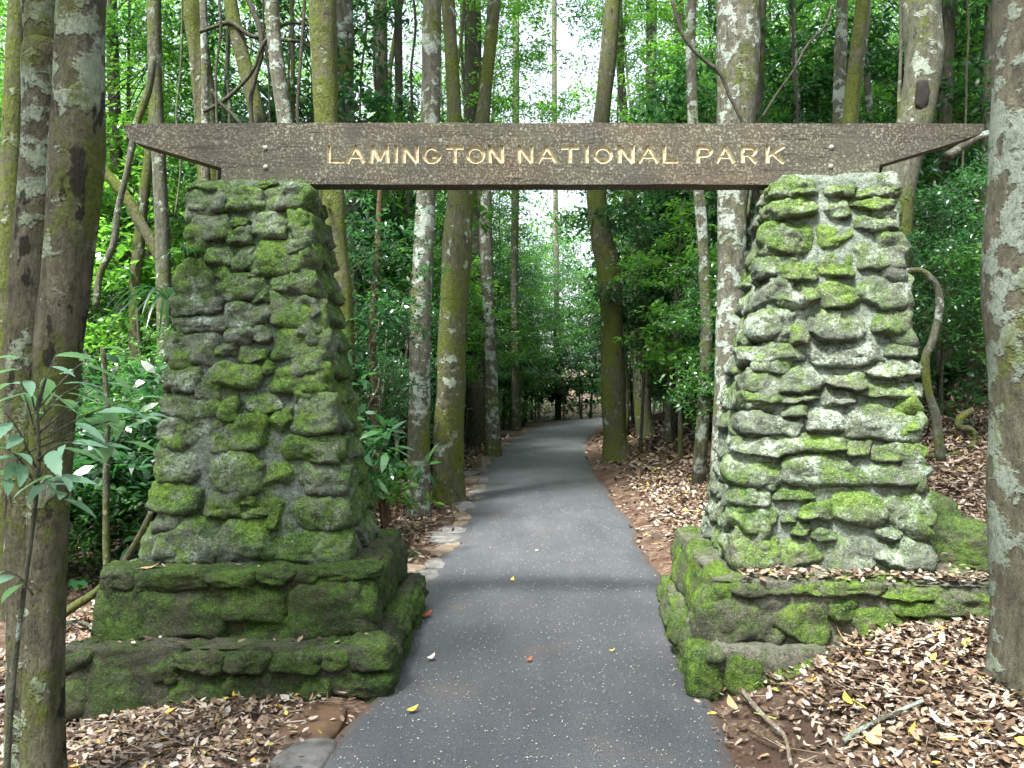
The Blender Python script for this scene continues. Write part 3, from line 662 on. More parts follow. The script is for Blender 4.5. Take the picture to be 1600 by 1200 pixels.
for f in bm.faces:
    if f.material_index == 1: 
        cxx = f.calc_center_median().x + ox
        gi = min(range(len(LET)), key=lambda i: max(bx(LET[i][1]) - cxx, cxx - bx(LET[i][2])))
        parts.setdefault(gi, []).append(([tuple(v.co) for v in f.verts]))
letter_n = sum(len(v) for v in parts.values()); print('letter faces', letter_n)
bmesh.ops.delete(bm, geom=[f for f in bm.faces if f.material_index == 1], context='FACES'); bmesh.ops.triangulate(bm, faces=[f for f in bm.faces if len(f.verts) > 4])
bnew = bpy.data.meshes.new('board'); bm.to_mesh(bnew); bm.free(); bnew.materials.clear(); bnew.materials.append(M['timber'])
bo.data = bnew; bo.parent = sign
for gi, polys in sorted(parts.items()):
    vv, ff = [], []
    for p in polys: ff.append(list(range(len(vv), len(vv)+len(p)))); vv += p
    me = bpy.data.meshes.new('letter'); me.from_pydata(vv, [], ff); me.materials.append(M['paint'])
    o = obj('letter', me, sign); o['label'] = 'carved cream letter ' + LET[gi][0]
for (x, y) in ((415, 231), (415, 261), (1299, 230), (1298, 260)):
    v, f = ICO[3]; P = v.copy(); P[:, 1] *= 0.55; P *= 0.0155
    o = obj('bolt', mesh_np('bolt', P, f, True, M['bolt']), sign, (bx(x) - ox, -0.001, bz(y) - oz))

# ------------------------------------------------------------------ flat stones edging the path (pieces of the path)
def slab(x0, y0, x1, y1, mat, zc=0.02, seed=0):
    r = np.random.default_rng(seed)
    xm = (x0+x1)/2; d1 = CAM_H*F/(y0-600); d0 = CAM_H*F/(y1-600); d = (d0+d1)/2
    c = Vector(((xm-800)/F*d, d, 0)); hw = (x1-x0)/2/F*d*1.05; hl = max((d1-d0)/2, 0.05)*1.05
    gz = float(ground_h(np.array([c.x]), np.array([c.y]))[0])
    v, f = rock(hw, hl, 0.035, 7000+seed, 3, 4.5, 0.0, 0.5)
    o = obj('edging_stone', mesh_np('edging_stone', v, f, True, mat), path, (c.x, c.y, max(gz, -0.01) + zc)); o.rotation_euler = (r.uniform(-.06, .06), r.uniform(-.06, .06), r.uniform(-.3, .3))
ES = crop([(330,755,450,825),(300,700,480,750),(350,650,510,695),(435,560,540,610),(440,500,575,545),(270,690,380,715),(545,390,640,415),(590,285,660,310),(490,300,590,330),(600,225,670,280),(680,160,765,195),(260,850,390,915),
 (110,895,260,935),(200,925,350,1000),(190,1010,285,1070),(500,340,600,360),(540,415,640,440),(590,350,655,380),(430,615,520,650),(640,200,710,220),(560,450,640,490),(700,120,790,150)], 600, 660, 4)
for i, b in enumerate(ES): slab(*b, M['slab_tan'] if i % 3 == 0 else M['slab_grey'], -0.006, i)
slab(425, 1152, 512, 1230, M['slab_grey'], -0.012, 51); slab(440, 1098, 532, 1158, M['slab_brown'], -0.018, 52)

# ------------------------------------------------------------------ leaves
def leaf_batch(pos, dirs, nrm, L, W, droop=0.25):
    """n leaves, 6 vertices and 4 triangles each; dirs = along the leaf, nrm = its upper side"""
    pos = np.asarray(pos); n = len(pos)
    d = dirs / (np.linalg.norm(dirs, axis=1)[:, None] + 1e-9)
    s = np.cross(d, nrm); s /= np.linalg.norm(s, axis=1)[:, None] + 1e-9
    u = np.cross(s, d)
    L = np.broadcast_to(L, n)[:, None]; W = np.broadcast_to(W, n)[:, None]; dr = np.broadcast_to(droop, n)[:, None]
    def pt(a, b, c): return pos + d*L*a + s*W*b - u*L*c
    V = np.stack([pt(0, 0, 0), pt(.32, -.5, dr*.10), pt(.32, .5, dr*.10), pt(.70, -.38, dr*.48), pt(.70, .38, dr*.48), pt(1, 0, dr)], 1).reshape(-1, 3)
    b = (np.arange(n)*6)[:, None]
    return V, [(b + np.array([[1, 2, 4, 3]])).reshape(-1, 4), np.concatenate([b + np.array([[0, 2, 1]]), b + np.array([[3, 4, 5]])])]

def sprays(centres, r_, n_per, L, spread, flat=0.45, up=0.15, wl=0.42, droop=0.3):
    """whorls of leaves round each twig tip"""
    n = len(centres); c = np.repeat(centres, n_per, 0); m = len(c)
    a = r_.uniform(0, 2*np.pi, m); el = r_.normal(up, 0.45, m)
    d = np.stack([np.cos(a)*np.cos(el), np.sin(a)*np.cos(el), np.sin(el)], -1)
    p = c + d * r_.uniform(0.0, spread, m)[:, None] + r_.normal(0, spread*0.35, (m, 3))*np.array([1, 1, flat])
    nr = np.stack([r_.normal(0, .5, m), r_.normal(0, .5, m), np.ones(m)], -1)
    l = L * r_.uniform(0.6, 1.25, m)
    return leaf_batch(p, d, nr, l, l*wl*r_.uniform(.8, 1.15, m), r_.uniform(0, 2*droop, m))

def clump_points(r_, n_clump, per, rad, z0, ell, shell=0.55):
    """twig tips gathered in flattish clumps inside an ellipsoid crown"""
    u = r_.normal(size=(n_clump, 3)); u /= np.linalg.norm(u, axis=1)[:, None]
    c = u * (r_.uniform(shell**3, 1, n_clump)**(1/3))[:, None] * np.array(ell) + np.array([0, 0, z0])
    k = np.repeat(c, per, 0)
    q = r_.normal(size=(len(k), 3)) * np.array([rad, rad, rad*0.38])
    return c, k + q

def make_tree_meshes(seed, H, r0, z0, ell, n_clump, per, rad, n_leaf, L, leafm, barkm, lean=0.3, wl=0.4):
    r_ = np.random.default_rng(seed)
    c, tips = clump_points(r_, n_clump, per, rad, z0, ell)
    bend = r_.normal(0, lean, 2); zz = np.linspace(-0.25, H, 14); t = np.clip(zz/H, 0, 1)
    tr = np.stack([bend[0]*t**2 + 0.06*np.sin(zz*1.3+seed), bend[1]*t**2 + 0.06*np.cos(zz*1.1+seed), zz, r0*(1 - 0.75*t) + 0.004], -1)
    parts = [tube(tr, 8, 0.08, 4, seed, flare=0.3)]
    for ci in c:
        zc = np.clip(ci[2] - r_.uniform(0.2, 0.8)*np.hypot(ci[0], ci[1]) , H*0.25, H*0.97); k = zc/H
        a = np.array([bend[0]*k**2, bend[1]*k**2, zc]); m_ = (a+ci)/2 + np.array([0, 0, 0.12])
        rr = r0*0.30*(1-0.5*k)
        parts.append(tube(catmull([(*a, rr), (*m_, rr*0.7), (*ci, rr*0.25)], 3), 5, 0.05, 4, seed, closed=False))
    tv, tf = merge(parts)
    lv, lf = sprays(tips, r_, n_leaf, L, rad*0.35, wl=wl)
    return mesh_np('trunk', tv, tf, True, barkm), mesh_np('crown', lv, lf, False, leafm), len(lf[0])*4

def place_tree(name, meshes, x, y, s, rz, label, cat, group, z=None, sz=1.0):
    z = float(ground_h(np.array([x]), np.array([y]))[0]) if z is None else z
    e = empty(name, (x, y, z), rz); e.scale = (s, s, s*sz)
    obj('trunk', meshes[0], e); obj('crown', meshes[1], e)
    return tag(e, label, cat, group)

U = []          # understorey trees: (trunk mesh, crown mesh)
lm = [M['leaf'], M['leaf_dark'], M['leaf_light']]
for i, (H, z0, ell, ncl, per, rad, nl, L, li) in enumerate([
    (5.0, 3.6, (1.25, 1.25, 1.5), 26, 16, 0.26, 7, 0.105, 0), (6.5, 4.4, (1.4, 1.4, 2.1), 30, 16, 0.28, 7, 0.11, 1), (4.2, 2.6, (1.1, 1.1, 1.6), 24, 15, 0.24, 7, 0.10, 1),
    (7.5, 5.2, (1.6, 1.6, 2.3), 34, 17, 0.30, 7, 0.115, 0), (5.5, 3.4, (1.2, 1.2, 2.2), 28, 15, 0.26, 7, 0.10, 2), (3.4, 2.0, (1.0, 1.0, 1.2), 20, 15, 0.24, 7, 0.11, 0)]):
    U.append(make_tree_meshes(40+i, H, 0.035 + 0.004*i, z0, ell, int(ncl*1.4), int(per*1.35) if i not in (1, 4) else per, rad, nl+3 if i not in (1, 4) else nl+1, L*(1.35 if i in (1, 4) else 0.80), lm[li], M['bark_dark'] if i % 2 else M['bark_mid'])[:2])
MS = []         # taller mid-storey trees
for i, (H, z0, ell, ncl, li) in enumerate([(10.5, 7.2, (2.0, 2.0, 3.4), 62, 0), (12.0, 8.2, (2.3, 2.3, 3.8), 70, 2), (9.5, 6.2, (2.0, 2.0, 3.4), 60, 1), (13.0, 9.0, (2.4, 2.4, 4.0), 74, 2)]):
    MS.append(make_tree_meshes(140+i, H, 0.075, z0, ell, ncl, 24, 0.34, 10, 0.10, lm[li], M['bark_mid'] if i % 2 else M['bark_dark'])[:2])
S_ = []         # low shrubs
for i, (H, z0, ell, ncl, per, rad, nl, L, li) in enumerate([(1.1, 0.75, (0.55, 0.55, 0.5), 14, 9, 0.16, 7, 0.12, 0), (1.5, 0.95, (0.6, 0.6, 0.75), 16, 9, 0.17, 7, 0.13, 1), (0.8, 0.5, (0.5, 0.5, 0.35), 12, 8, 0.14, 7, 0.11, 2), (1.4, 0.9, (0.6, 0.6, 0.6), 11, 5, 0.16, 6, 0.22, 1)]):
    S_.append(make_tree_meshes(70+i, H, 0.014, z0, ell, ncl, per, rad, nl, L, lm[li], M['bark_mid'], 0.1)[:2])
C_ = []         # high crowns of the tall trees (their trunks are built one by one)
for i in range(3):
    r_ = np.random.default_rng(90+i); c, tips = clump_points(r_, 34, 20, 0.42, 0.0, (2.6, 2.6, 1.9), 0.35)
    lv, lf = sprays(tips, r_, 7, 0.15, 0.16, wl=0.42); C_.append(mesh_np('crown', lv, lf, False, lm[(0, 2, 1)[i]]))

# ------------------------------------------------------------------ tall trees, read from the photo: (distance, [(x, y, width px)...], bark, top height, crown variant or None, label)
TALL = [
 (3.05, [(45,1330,76),(45,1180,70),(48,900,64),(44,700,62),(46,560,64),(52,420,64),(64,250,62),(68,100,60),(68,0,58)], 'bark_near', 7.2, 0, 'thick near tree with twin fused stems and dark scars, beside the dark mossy pillar'),
 (3.35, [(1636,1120,176),(1630,1040,150),(1626,900,132),(1622,700,140),(1620,450,148),(1626,250,140),(1634,0,136)], 'bark_mottled', 9.0, 2, 'near tree with mottled pale lichen bark at the right edge of the picture'),
 (9.6, [(656,812,38),(655,760,34),(655,640,34),(658,480,33),(664,340,32),(670,250,31),(674,120,29),(676,0,28)], 'bark_pale', 13.0, 1, 'straight slim trunk with blue-grey lichen bands, first of the pair left of the path'),
 (10.4, [(702,796,56),(700,760,48),(704,620,46),(708,480,44),(714,380,46),(716,320,36),(712,230,24),(706,100,22),(700,0,21)], 'bark_mossy', 14.0, 0, 'stout mossy trunk forking high up, beside the slim pale one left of the path'),
 (20.5, [(756,702,58),(754,670,46),(750,600,40),(748,480,36),(742,300,30),(738,0,26)], 'bark_dark', 15.0, 2, 'dark buttressed trunk in shade behind the forked mossy tree'),
 (27.0, [(807,678,16),(806,600,13),(804,450,12),(805,300,12),(806,150,11),(806,-60,10)], 'bark_mid', 14.0, None, 'thin dark trunk standing where the path begins to bend'),
 (15.2, [(968,724,52),(962,690,38),(958,600,37),(956,500,37),(952,430,38),(940,370,34),(932,300,30),(936,220,27),(948,110,25),(958,0,25)], 'bark_mossy', 15.0, 1, 'mossy kinked trunk at the right edge of the path beyond the pillars'),
 (18.5, [(1012,704,34),(1006,660,26),(1002,600,25),(998,540,24),(990,440,17),(985,330,16),(976,200,14),(968,80,13),(966,0,12)], 'bark_mid', 14.0, 0, 'grey-green trunk leaning away just behind the kinked mossy one'),
 (19.0, [(1014,704,22),(1004,600,20),(1008,540,18),(1014,470,17),(1016,330,17),(1017,150,17),(1018,0,17)], 'bark_pale', 14.0, None, 'straight pale stem rising from the foot of the leaning grey-green trunk'),
 (9.0, [(1140,700,52),(1140,600,46),(1141,450,42),(1144,330,44),(1148,200,56),(1152,100,64),(1150,0,66)], 'bark_pale', 13.0, 2, 'broad pale trunk standing just behind the pale pillar on its path side'),
 (11.5, [(1300,640,24),(1306,400,20),(1310,190,19),(1313,90,18),(1316,0,17)], 'bark_pale', 13.0, None, 'slim pinkish straight stem seen above the beam over the pale pillar'),
 (11.0, [(1318,640,26),(1324,400,23),(1330,190,21),(1340,100,20),(1352,0,19)], 'bark_mid', 13.0, 1, 'greenish leaning stem close beside the slim pinkish one above the beam'),
 (8.2, [(1376,720,60),(1384,560,56),(1392,400,54),(1404,280,52),(1432,180,52),(1444,90,54),(1440,0,56)], 'bark_mid', 12.0, 0, 'large trunk with a dark hollow behind the pale pillar, leaning'),
 (7.6, [(548,840,52),(540,700,46),(532,500,40),(522,350,38),(512,230,38),(507,110,38),(504,0,40)], 'bark_mossy', 13.0, 2, 'thick mossy trunk directly behind the dark pillar, passing above the beam'),
 (12.5, [(552,760,32),(548,500,28),(544,300,27),(540,120,26),(538,0,26)], 'bark_pale', 14.0, None, 'pale lichened trunk half hidden behind the thick mossy trunk over the dark pillar'),
 (9.5, [(480,760,28),(468,500,25),(452,260,24),(442,170,23),(432,90,23),(425,0,22)], 'bark_pale', 12.0, 0, 'blotchy white-lichened leaning trunk above the beam near its dark bolts'),
 (10.0, [(450,760,28),(430,420,24),(404,200,24),(390,130,23),(372,60,22),(360,0,20)], 'bark_mossy', 12.0, None, 'mossy curving trunk left of the blotchy white-lichened one'),
 (10.5, [(345,800,40),(335,500,34),(324,200,34),(316,120,33),(306,40,32),(302,0,32)], 'bark_mossy', 13.0, 1, 'vine-wrapped dark mossy trunk above the notch in the beam'),
 (11.0, [(262,790,26),(258,600,23),(255,400,22),(248,240,21),(242,100,20),(240,0,20)], 'bark_mid', 13.0, 2, 'straight greyish trunk behind the pointed end of the beam at the twin-stemmed tree'),
 (6.0, [(4,960,52),(8,700,40),(14,450,34),(22,200,32),(30,0,30)], 'bark_mossy', 10.0, None, 'mossy trunk at the very edge behind the twin-stemmed near tree'),
 (16.5, [(602,716,26),(600,500,22),(598,300,20),(597,100,18),(596,0,18)], 'bark_dark', 15.0, 1, 'dark slim trunk between the dark pillar and the slim pale pair'),
 (17.0, [(770,690,24),(764,500,20),(758,330,20),(756,190,19),(764,90,18),(772,0,18)], 'bark_pale', 14.0, 0, 'pale spotted trunk curving up above the first word of the sign'),
 (12.5, [(1520,730,26),(1522,600,22),(1528,480,20),(1536,350,20),(1544,200,18),(1550,0,18)], 'bark_mid', 12.0, 1, 'thin mossy stem standing on the leafy bank beside the near mottled tree'),
 (13.5, [(1178,640,20),(1176,480,18),(1180,300,17),(1186,100,16),(1190,0,16)], 'bark_dark', 13.0, None, 'thin dark stem close behind the broad pale trunk'),
 (14.0, [(640,770,18),(636,600,16),(630,420,14),(625,250,13),(622,0,12)], 'bark_dark', 13.0, None, 'thin dark stem just left of the slim lichen-banded trunk'),
 (22.0, [(1060,676,20),(1058,560,18),(1054,400,17),(1058,200,16),(1062,0,15)], 'bark_dark', 15.0, 2, 'dark straight trunk deep in the forest right of the grey-green tree'),
 (38.0, [(872,655,10),(870,500,9),(868,300,8),(866,100,8),(866,-60,8)], 'bark_mid', 12.0, None, 'very thin dark trunk left of the bend in the path'),
 (13.0, [(1478,700,24),(1474,560,22),(1470,420,22),(1474,250,20),(1482,0,20)], 'bark_dark', 13.0, 0, 'dark trunk in shade between the pale pillar and the thin mossy stem'),
 (14.5, [(196,760,22),(192,560,20),(186,380,18),(180,200,18),(172,0,18)], 'bark_mid', 13.0, None, 'slender grey trunk just right of the twin-stemmed near tree'),
]
for i, (d, pts, bark, top, cv, label) in enumerate(TALL):
    w = [(*px(x, y, d), wd/2/F*d) for x, y, wd in pts]
    w = sorted(w, key=lambda q: q[2])
    g0 = float(ground_h(np.array([w[0][0]]), np.array([w[0][1]]))[0])
    r_ = random.Random(i)
    if w[0][2] > g0 - 0.15: w.insert(0, (w[0][0], d, g0 - 0.3, w[0][3]*1.1))
    zt = w[-1][2]; dx = (w[-1][0]-w[-2][0])/max(w[-1][2]-w[-2][2], .1)
    if top > zt + 0.8:
        for k in (0.33, 0.66, 1.0):
            zz = zt + (top-zt)*k; w.append((w[-1][0] + dx*0.5*(top-zt)/3 + r_.uniform(-.12, .12), d + r_.uniform(-.2, .2)*k, zz, w[-1][3]*(0.86 if k < 1 else 0.45)))
            if i == 0: q = w[-1]; w[-1] = (q[0] - (0.1 if k < .4 else 0.6 if k < .7 else 1.2), d - 2.2*k**2, q[2], q[3])  # unseen trunk top bent over, shaped so its crown shades the left pillar
    base = Vector((w[0][0] if True else 0, d, g0)); e = empty('rainforest_tree', base)
    tag(e, label, 'tree')
    P = catmull(w, 9 if d < 5 else 5); P[:, 3] = np.maximum(P[:, 3], 0.01)
    loc = P.copy(); loc[:, :3] -= np.array(base)
    prs = [tube(loc, 40 if d < 5 else 18 if d < 12 else 12, 0.10 if d < 5 else 0.09, 3.2, i, lobes=0.0, flare=(0.35 if d > 5 else 0.18))]
    if i == 0:      # the second of the two fused stems
        fk = [(*(px(x, y, d - 0.03) - base), wd/2/F*d) for x, y, wd in [(66,1330,74),(68,1180,62),(74,900,56),(78,760,58),(84,640,64),(94,520,70),(106,420,72),(118,280,76),(122,150,72),(126,0,68),(134,-200,60),(150,-500,50),(160,-900,36)]]
        prs.append(tube(catmull(fk, 9), 40, 0.10, 3.2, 77, flare=0.15))
    if i == 3:      # the fork
        fk = [(*(px(x, y, d + 0.1) - base), wd/2/F*d) for x, y, wd in [(716,400,40),(724,340,30),(738,270,24),(752,200,22),(764,90,20),(772,0,19),(780,-160,17)]]
        prs.append(tube(catmull(fk, 5), 14, 0.09, 3.2, 33))
    tp = np.array(loc[-1, :3]); 
    if cv is not None:
        for k in range(7):
            a = k*0.9 + i; bb = tp + np.array([math.cos(a)*1.5, math.sin(a)*1.5, r_.uniform(-.6, 1.2)]); aa = tp + np.array([0, 0, -1.2 + 0.12*k]); rr = P[-1, 3]*0.7
            prs.append(tube(catmull([(*aa, rr), (*((aa+bb)/2 + np.array([0, 0, .15])), rr*.7), (*bb, rr*.3)], 3), 6, 0.05, 4, i))
    v, f = merge(prs); obj('trunk', mesh_np('trunk', v, f, True, M[bark]), e)
    if cv is not None:
        o = obj('crown', C_[cv], e, Vector(tp) + Vector((0, 0, 0.3))); o.rotation_euler = (0, 0, i*1.3); o.scale = (1, 1, 1) if d > 5 else (1.05, 1.05, 1.0) if i == 0 else (0.8, 0.8, 0.8)
    if i == 12:     # hollow: near-black lump, its inner shade put into the colour
        v, f = rock(0.075, 0.05, 0.17, 555, 3, 2.5, 0); hm = flat_mat('hollow_shade', (0.012, 0.010, 0.008), 0.95)
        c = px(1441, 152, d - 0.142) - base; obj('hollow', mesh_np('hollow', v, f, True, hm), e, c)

# ------------------------------------------------------------------ understorey: saplings and shrubs as single plants
r_ = np.random.default_rng(11)
spots = []
def try_spot(x, y, mind):
    e, s = path_side(np.array([x]), np.array([y]))
    if e[0] < (0.9 if y < 22 else 0.5): return False
    if y < 8.0 and -3.1 < x < 3.4: return False
    if any((x-a)**2 + (y-b)**2 < mind*mind for a, b in spots): return False
    spots.append((x, y)); return True
tone = ['green', 'dark', 'dark', 'green', 'bright', 'green']; mtone = ['green', 'bright', 'dark', 'bright']
def zone_of(x, y):
    side = path_side(np.array([x]), np.array([y]))[1][0]
    return 'beyond the bend of the path' if y > 34 else ('on the slope right of the path' if side > 0 else 'in the flat forest left of the path')
for y0, y1, num, mind in ((14, 20, 9, 2.4), (20, 30, 20, 2.4), (30, 44, 30, 2.8)):
    k = 0; tries = 0
    while k < num and tries < 4000:
        tries += 1; y = r_.uniform(y0, y1); x = r_.uniform(-0.78*y - 1, 0.78*y + 1)
        if not try_spot(x, y, mind): continue
        v = int(r_.integers(0, 4)); zn = zone_of(x, y)
        sc_, rz_ = r_.uniform(0.85, 1.2), r_.uniform(0, 6.28)
        if k % 6 != 5: place_tree('midstorey_tree', MS[v], x, y, sc_, rz_, 'tall thin mid-height tree with %s leaves %s' % (mtone[v], zn), 'tree', 'mid-height %s-leaved trees %s' % (mtone[v], zn))
        k += 1
PT_ = []
for i in range(3): PT_.append(make_tree_meshes(240+i, 14.0, (0.075, 0.055, 0.095)[i], 12.5, (1.8, 1.8, 1.6), 22, 16, 0.3, 8, 0.11, lm[i], (M['bark_pale'], M['bark_mid'], M['bark_mossy'])[i], 0.7)[:2])
ptone = ['pale spotted', 'grey-green', 'mossy']
k = 0
while k < 44:
    y = r_.uniform(9.5, 34); x = r_.uniform(-0.70*y, 0.70*y)
    if not try_spot(x, y, 1.3): continue
    v = int(r_.integers(0, 3)); zn = zone_of(x, y)
    place_tree('slim_tree', PT_[v], x, y, r_.uniform(0.85, 1.15), r_.uniform(0, 6.28), 'slim tall tree with straight %s bark %s' % (ptone[v], zn), 'tree', 'slim %s trees %s' % (ptone[v], zn)); k += 1
spots_m = list(spots); spots = []
for k, (x, y) in enumerate(((0.7, 36.5), (2.3, 40.5), (-0.6, 32.5), (-1.2, 28.0), (-2.2, 37.5))):
    v = (2, 0, 1, 2, 0, 1, 0)[k]; zn = zone_of(x, y)
    place_tree('midstorey_tree', MS[v], x, y, r_.uniform(0.85, 1.05), r_.uniform(0, 6.28), 'tall thin mid-height tree with %s leaves %s' % (mtone[v], zn), 'tree', 'mid-height %s-leaved trees %s' % (mtone[v], zn))
for k in range(20):
    j = int(np.searchsorted(PL[:, 1], r_.uniform(17, 36))); sd_ = 1 if k % 3 == 0 else -1; q = PL[j] + PN[j]*sd_*(HALF[j] + r_.uniform(0.7, 2.2)); zn = zone_of(*q)
    v = (0, 2, 4, 1, 5)[k % 5]; spots.append(tuple(q))
    place_tree('understorey_tree', U[v], q[0], q[1], r_.uniform(0.8, 1.3), r_.uniform(0, 6.28), 'slender understorey tree with %s leaves %s' % (tone[v], zn), 'tree', 'understorey %s-leaved trees %s' % (tone[v], zn))
for y0, y1, num, mind in ((7.5, 12, 30, 0.9), (12, 20, 62, 1.1), (20, 32, 76, 1.4), (32, 46, 70, 1.7)):
    k = 0; tries = 0
    while k < num and tries < 4000:
        tries += 1; y = r_.uniform(y0, y1); x = r_.uniform(-0.74*y - 0.8, 0.74*y + 0.8)
        if not try_spot(x, y, mind): continue
        v = int(r_.integers(0, 6)); s = r_.uniform(0.75, 1.25) * (1.0 if y < 20 else 1.35)
        if y < 12.5: v = (2, 5)[v % 2]; s *= 0.72
        zn = zone_of(x, y)
        place_tree('understorey_tree', U[v], x, y, s, r_.uniform(0, 6.28), 'slender understorey tree with %s leaves %s' % (tone[v], zn), 'tree', 'understorey %s-leaved trees %s' % (tone[v], zn), sz=r_.uniform(0.95, 1.2))
        k += 1
for y0, y1, num in ((6.2, 10, 18), (10, 17, 40), (17, 30, 44), (30, 46, 60)):
    k = 0; tries = 0
    while k < num and tries < 3000:
        tries += 1; y = r_.uniform(y0, y1); x = r_.uniform(-0.72*y, 0.72*y)
        e, s = path_side(np.array([x]), np.array([y]))
        if e[0] < (0.8 if s[0] < 0 or y > 26 else 2.2) or (y < 6.6 and -2.7 < x < 3.0): continue
        if s[0] > 0 and y < 13 and x < 0.68*y: continue
        zone = 'right' if s[0] > 0 else 'left'
        place_tree('shrub', S_[int(r_.integers(0, 4))], x, y, r_.uniform(0.7, 1.3)*(1 if y < 17 else 1.5 if y < 30 else 2.4), r_.uniform(0, 6.28), 'low leafy shrub on the forest floor to the %s of the path' % zone, 'shrub', 'low shrubs %s of the path' % zone)
        k += 1

# far forest that reads as one mass
r_ = np.random.default_rng(21); n = 13000
a = r_.uniform(-1.0, 1.0, n); dist = r_.uniform(45, 64, n)
fx, fy = dist*np.sin(a*0.85), dist*np.cos(a*0.85); fz = r_.uniform(0, 1, n)**0.95 * (14 + 8*noise3(np.stack([a*7, dist*0+2, dist*0], -1)))
keep = fbm(np.stack([fx*0.22, fy*0.1, fz*0.3], -1), 2) > -0.55 + 0.05*fz + np.where(a < -0.1, 0.03*fz, 0)
tips = np.stack([fx, fy, fz], -1)[keep]
n = 7000; a = r_.uniform(1.1, 2*np.pi - 1.1, n); dist = r_.uniform(15, 24, n) * np.interp(np.cos(a), [-1, .4], [1.0, 1.5])     # unseen foliage added behind the walker to block low sky light
tb = np.stack([dist*np.sin(a), dist*np.cos(a), r_.uniform(0, 13, n)], -1)
lv, lf = merge([sprays(tips, r_, 14, 0.28, 0.55, wl=0.5), sprays(tb, r_, 9, 0.42, 0.6, wl=0.55)])
fo = obj('forest', mesh_np('forest', lv, lf, False, M['leaf'])); tag(fo, 'distant rainforest foliage closing the view beyond the path, plus unseen light-blocking foliage added behind', 'forest', None, 'stuff')

r_ = np.random.default_rng(31); n = 9000
uy = 6.0 + 36*r_.uniform(0, 1, n)**0.8; ux = r_.uniform(-0.75, 0.75, n)*uy; e, sd_ = path_side(ux, uy)
k = (e > np.where((sd_ > 0) & (uy < 27), 3.0 + 0.05*uy, 0.9)) & ~((uy < 7) & (ux > -3) & (ux < 3.2)) & (noise3(np.stack([ux*.5, uy*.5, ux*0], -1)) > np.where(uy > 27, -0.8, np.where(sd_ > 0, 0.1, -0.25)))
ux, uy = ux[k], uy[k]; uz = ground_h(ux, uy) + r_.uniform(0.02, 0.55, len(ux))*np.where(uy > 27, 2.2, 1.0)
lv, lf = sprays(np.stack([ux, uy, uz], -1), r_, 7, 0.12, 0.14, wl=0.45)
tag(obj('undergrowth', mesh_np('undergrowth', lv, lf, False, M['leaf_dark'])), 'low green undergrowth spreading over the forest floor', 'undergrowth', None, 'stuff')

# ------------------------------------------------------------------ lianas, dead stems, twigs
def liana(name, d, pts, mat, label, cat='vine', twist=None):
    w = [(*px(x, y, dd if len(q) > 3 else d), wd/2/F*d) for q in pts for (x, y, wd, dd) in [(*q, d)[:4] if len(q) == 3 else q]]
    c = catmull(w, 6); base = Vector(c[c[:, 2].argmin(), :3]); c[:, :3] -= np.array(base)
    v, f = tube(c, 9, 0.12, 6, int(d*10))
    o = obj(name, mesh_np(name, v, f, True, mat), None, base); return tag(o, label, cat)
liana('liana', 14.0, [(1046,690,12),(1044,650,11),(1048,580,11),(1052,520,11),(1066,470,11),(1088,420,12),(1100,370,12),(1110,330,13),(1122,290,13),(1130,150,12),(1124,0,12)], M['bark_mid'], 'thin curving liana stem between the kinked mossy tree and the pale pillar')
liana('liana', 7.4, [(1412,424,9),(1440,424,10),(1462,445,11),(1468,480,12),(1458,530,12),(1446,560,12),(1450,610,12),(1462,650,14),(1470,720,16)], M['bark_mid'], 'hooked liana arching out of the pale pillar side and down to the bank')
liana('liana', 8.0, [(1520,640,10),(1500,655,11),(1500,668,11),(1518,672,10),(1524,690,10),(1505,706,9),(1470,712,8),(1436,712,7)], M['bark_mossy'], 'mossy liana looping low round the thin stem on the bank')
liana('dead_stem', 8.8, [(606,830,20),(600,790,17),(590,700,14),(584,620,13),(582,540,13),(586,450,12),(590,400,10),(592,330,8),(596,260,6),(598,200,4)], M['bark_brown'], 'reddish-brown dead stem beside the dark pillar on its path side', 'stem')
hx = [(584 + 8*math.sin(k*0.9), 800 - k*13, 2.6, 8.8 - 0.07*math.cos(k*0.9)) for k in range(0, 26)]
liana('twining_vine', 8.8, hx, M['twig'], 'thin pale vine twining round the reddish-brown dead stem', 'vine')
liana('liana', 9.8, [(376,-30,9),(392,10,9),(406,45,8),(409,80,8),(400,118,7),(392,155,7),(394,200,6),(398,260,6)], M['bark_dark'], 'dark tangled hanging liana above the beam beside the mossy curving trunk')
liana('liana', 9.9, [(312,50,6),(335,42,6),(358,36,7),(375,45,7),(392,56,7),(412,58,7),(440,62,6),(470,66,5),(492,78,5)], M['bark_dark'], 'dark liana running sideways from trunk to trunk above the beam')
liana('liana', 9.7, [(318,175,6),(345,160,6),(372,138,6),(396,108,6),(408,76,6),(428,48,6),(455,36,5),(490,40,5)], M['bark_dark'], 'thin dark liana crossing below the sideways one over the beam notch')
liana('liana', 9.3, [(330,140,5),(345,162,5),(366,182,5),(390,215,5),(410,260,5)], M['bark_dark'], 'short dark liana dipping behind the beam notch')
liana('liana', 8.6, [(150,480,10),(156,430,10),(178,380,10),(184,330,10),(200,260,10),(212,200,11),(232,140,11),(240,90,10)], M['bark_mid'], 'greyish liana rising beside the twin-stemmed tree to the beam tip')
liana('branch', 11.1, [(152,250,16),(172,278,16),(198,310,16),(220,350,17),(240,384,17),(256,424,14)], M['bark_mossy'], 'mossy slanting branch under the pointed beam tip', 'branch')
rv = random.Random(9)
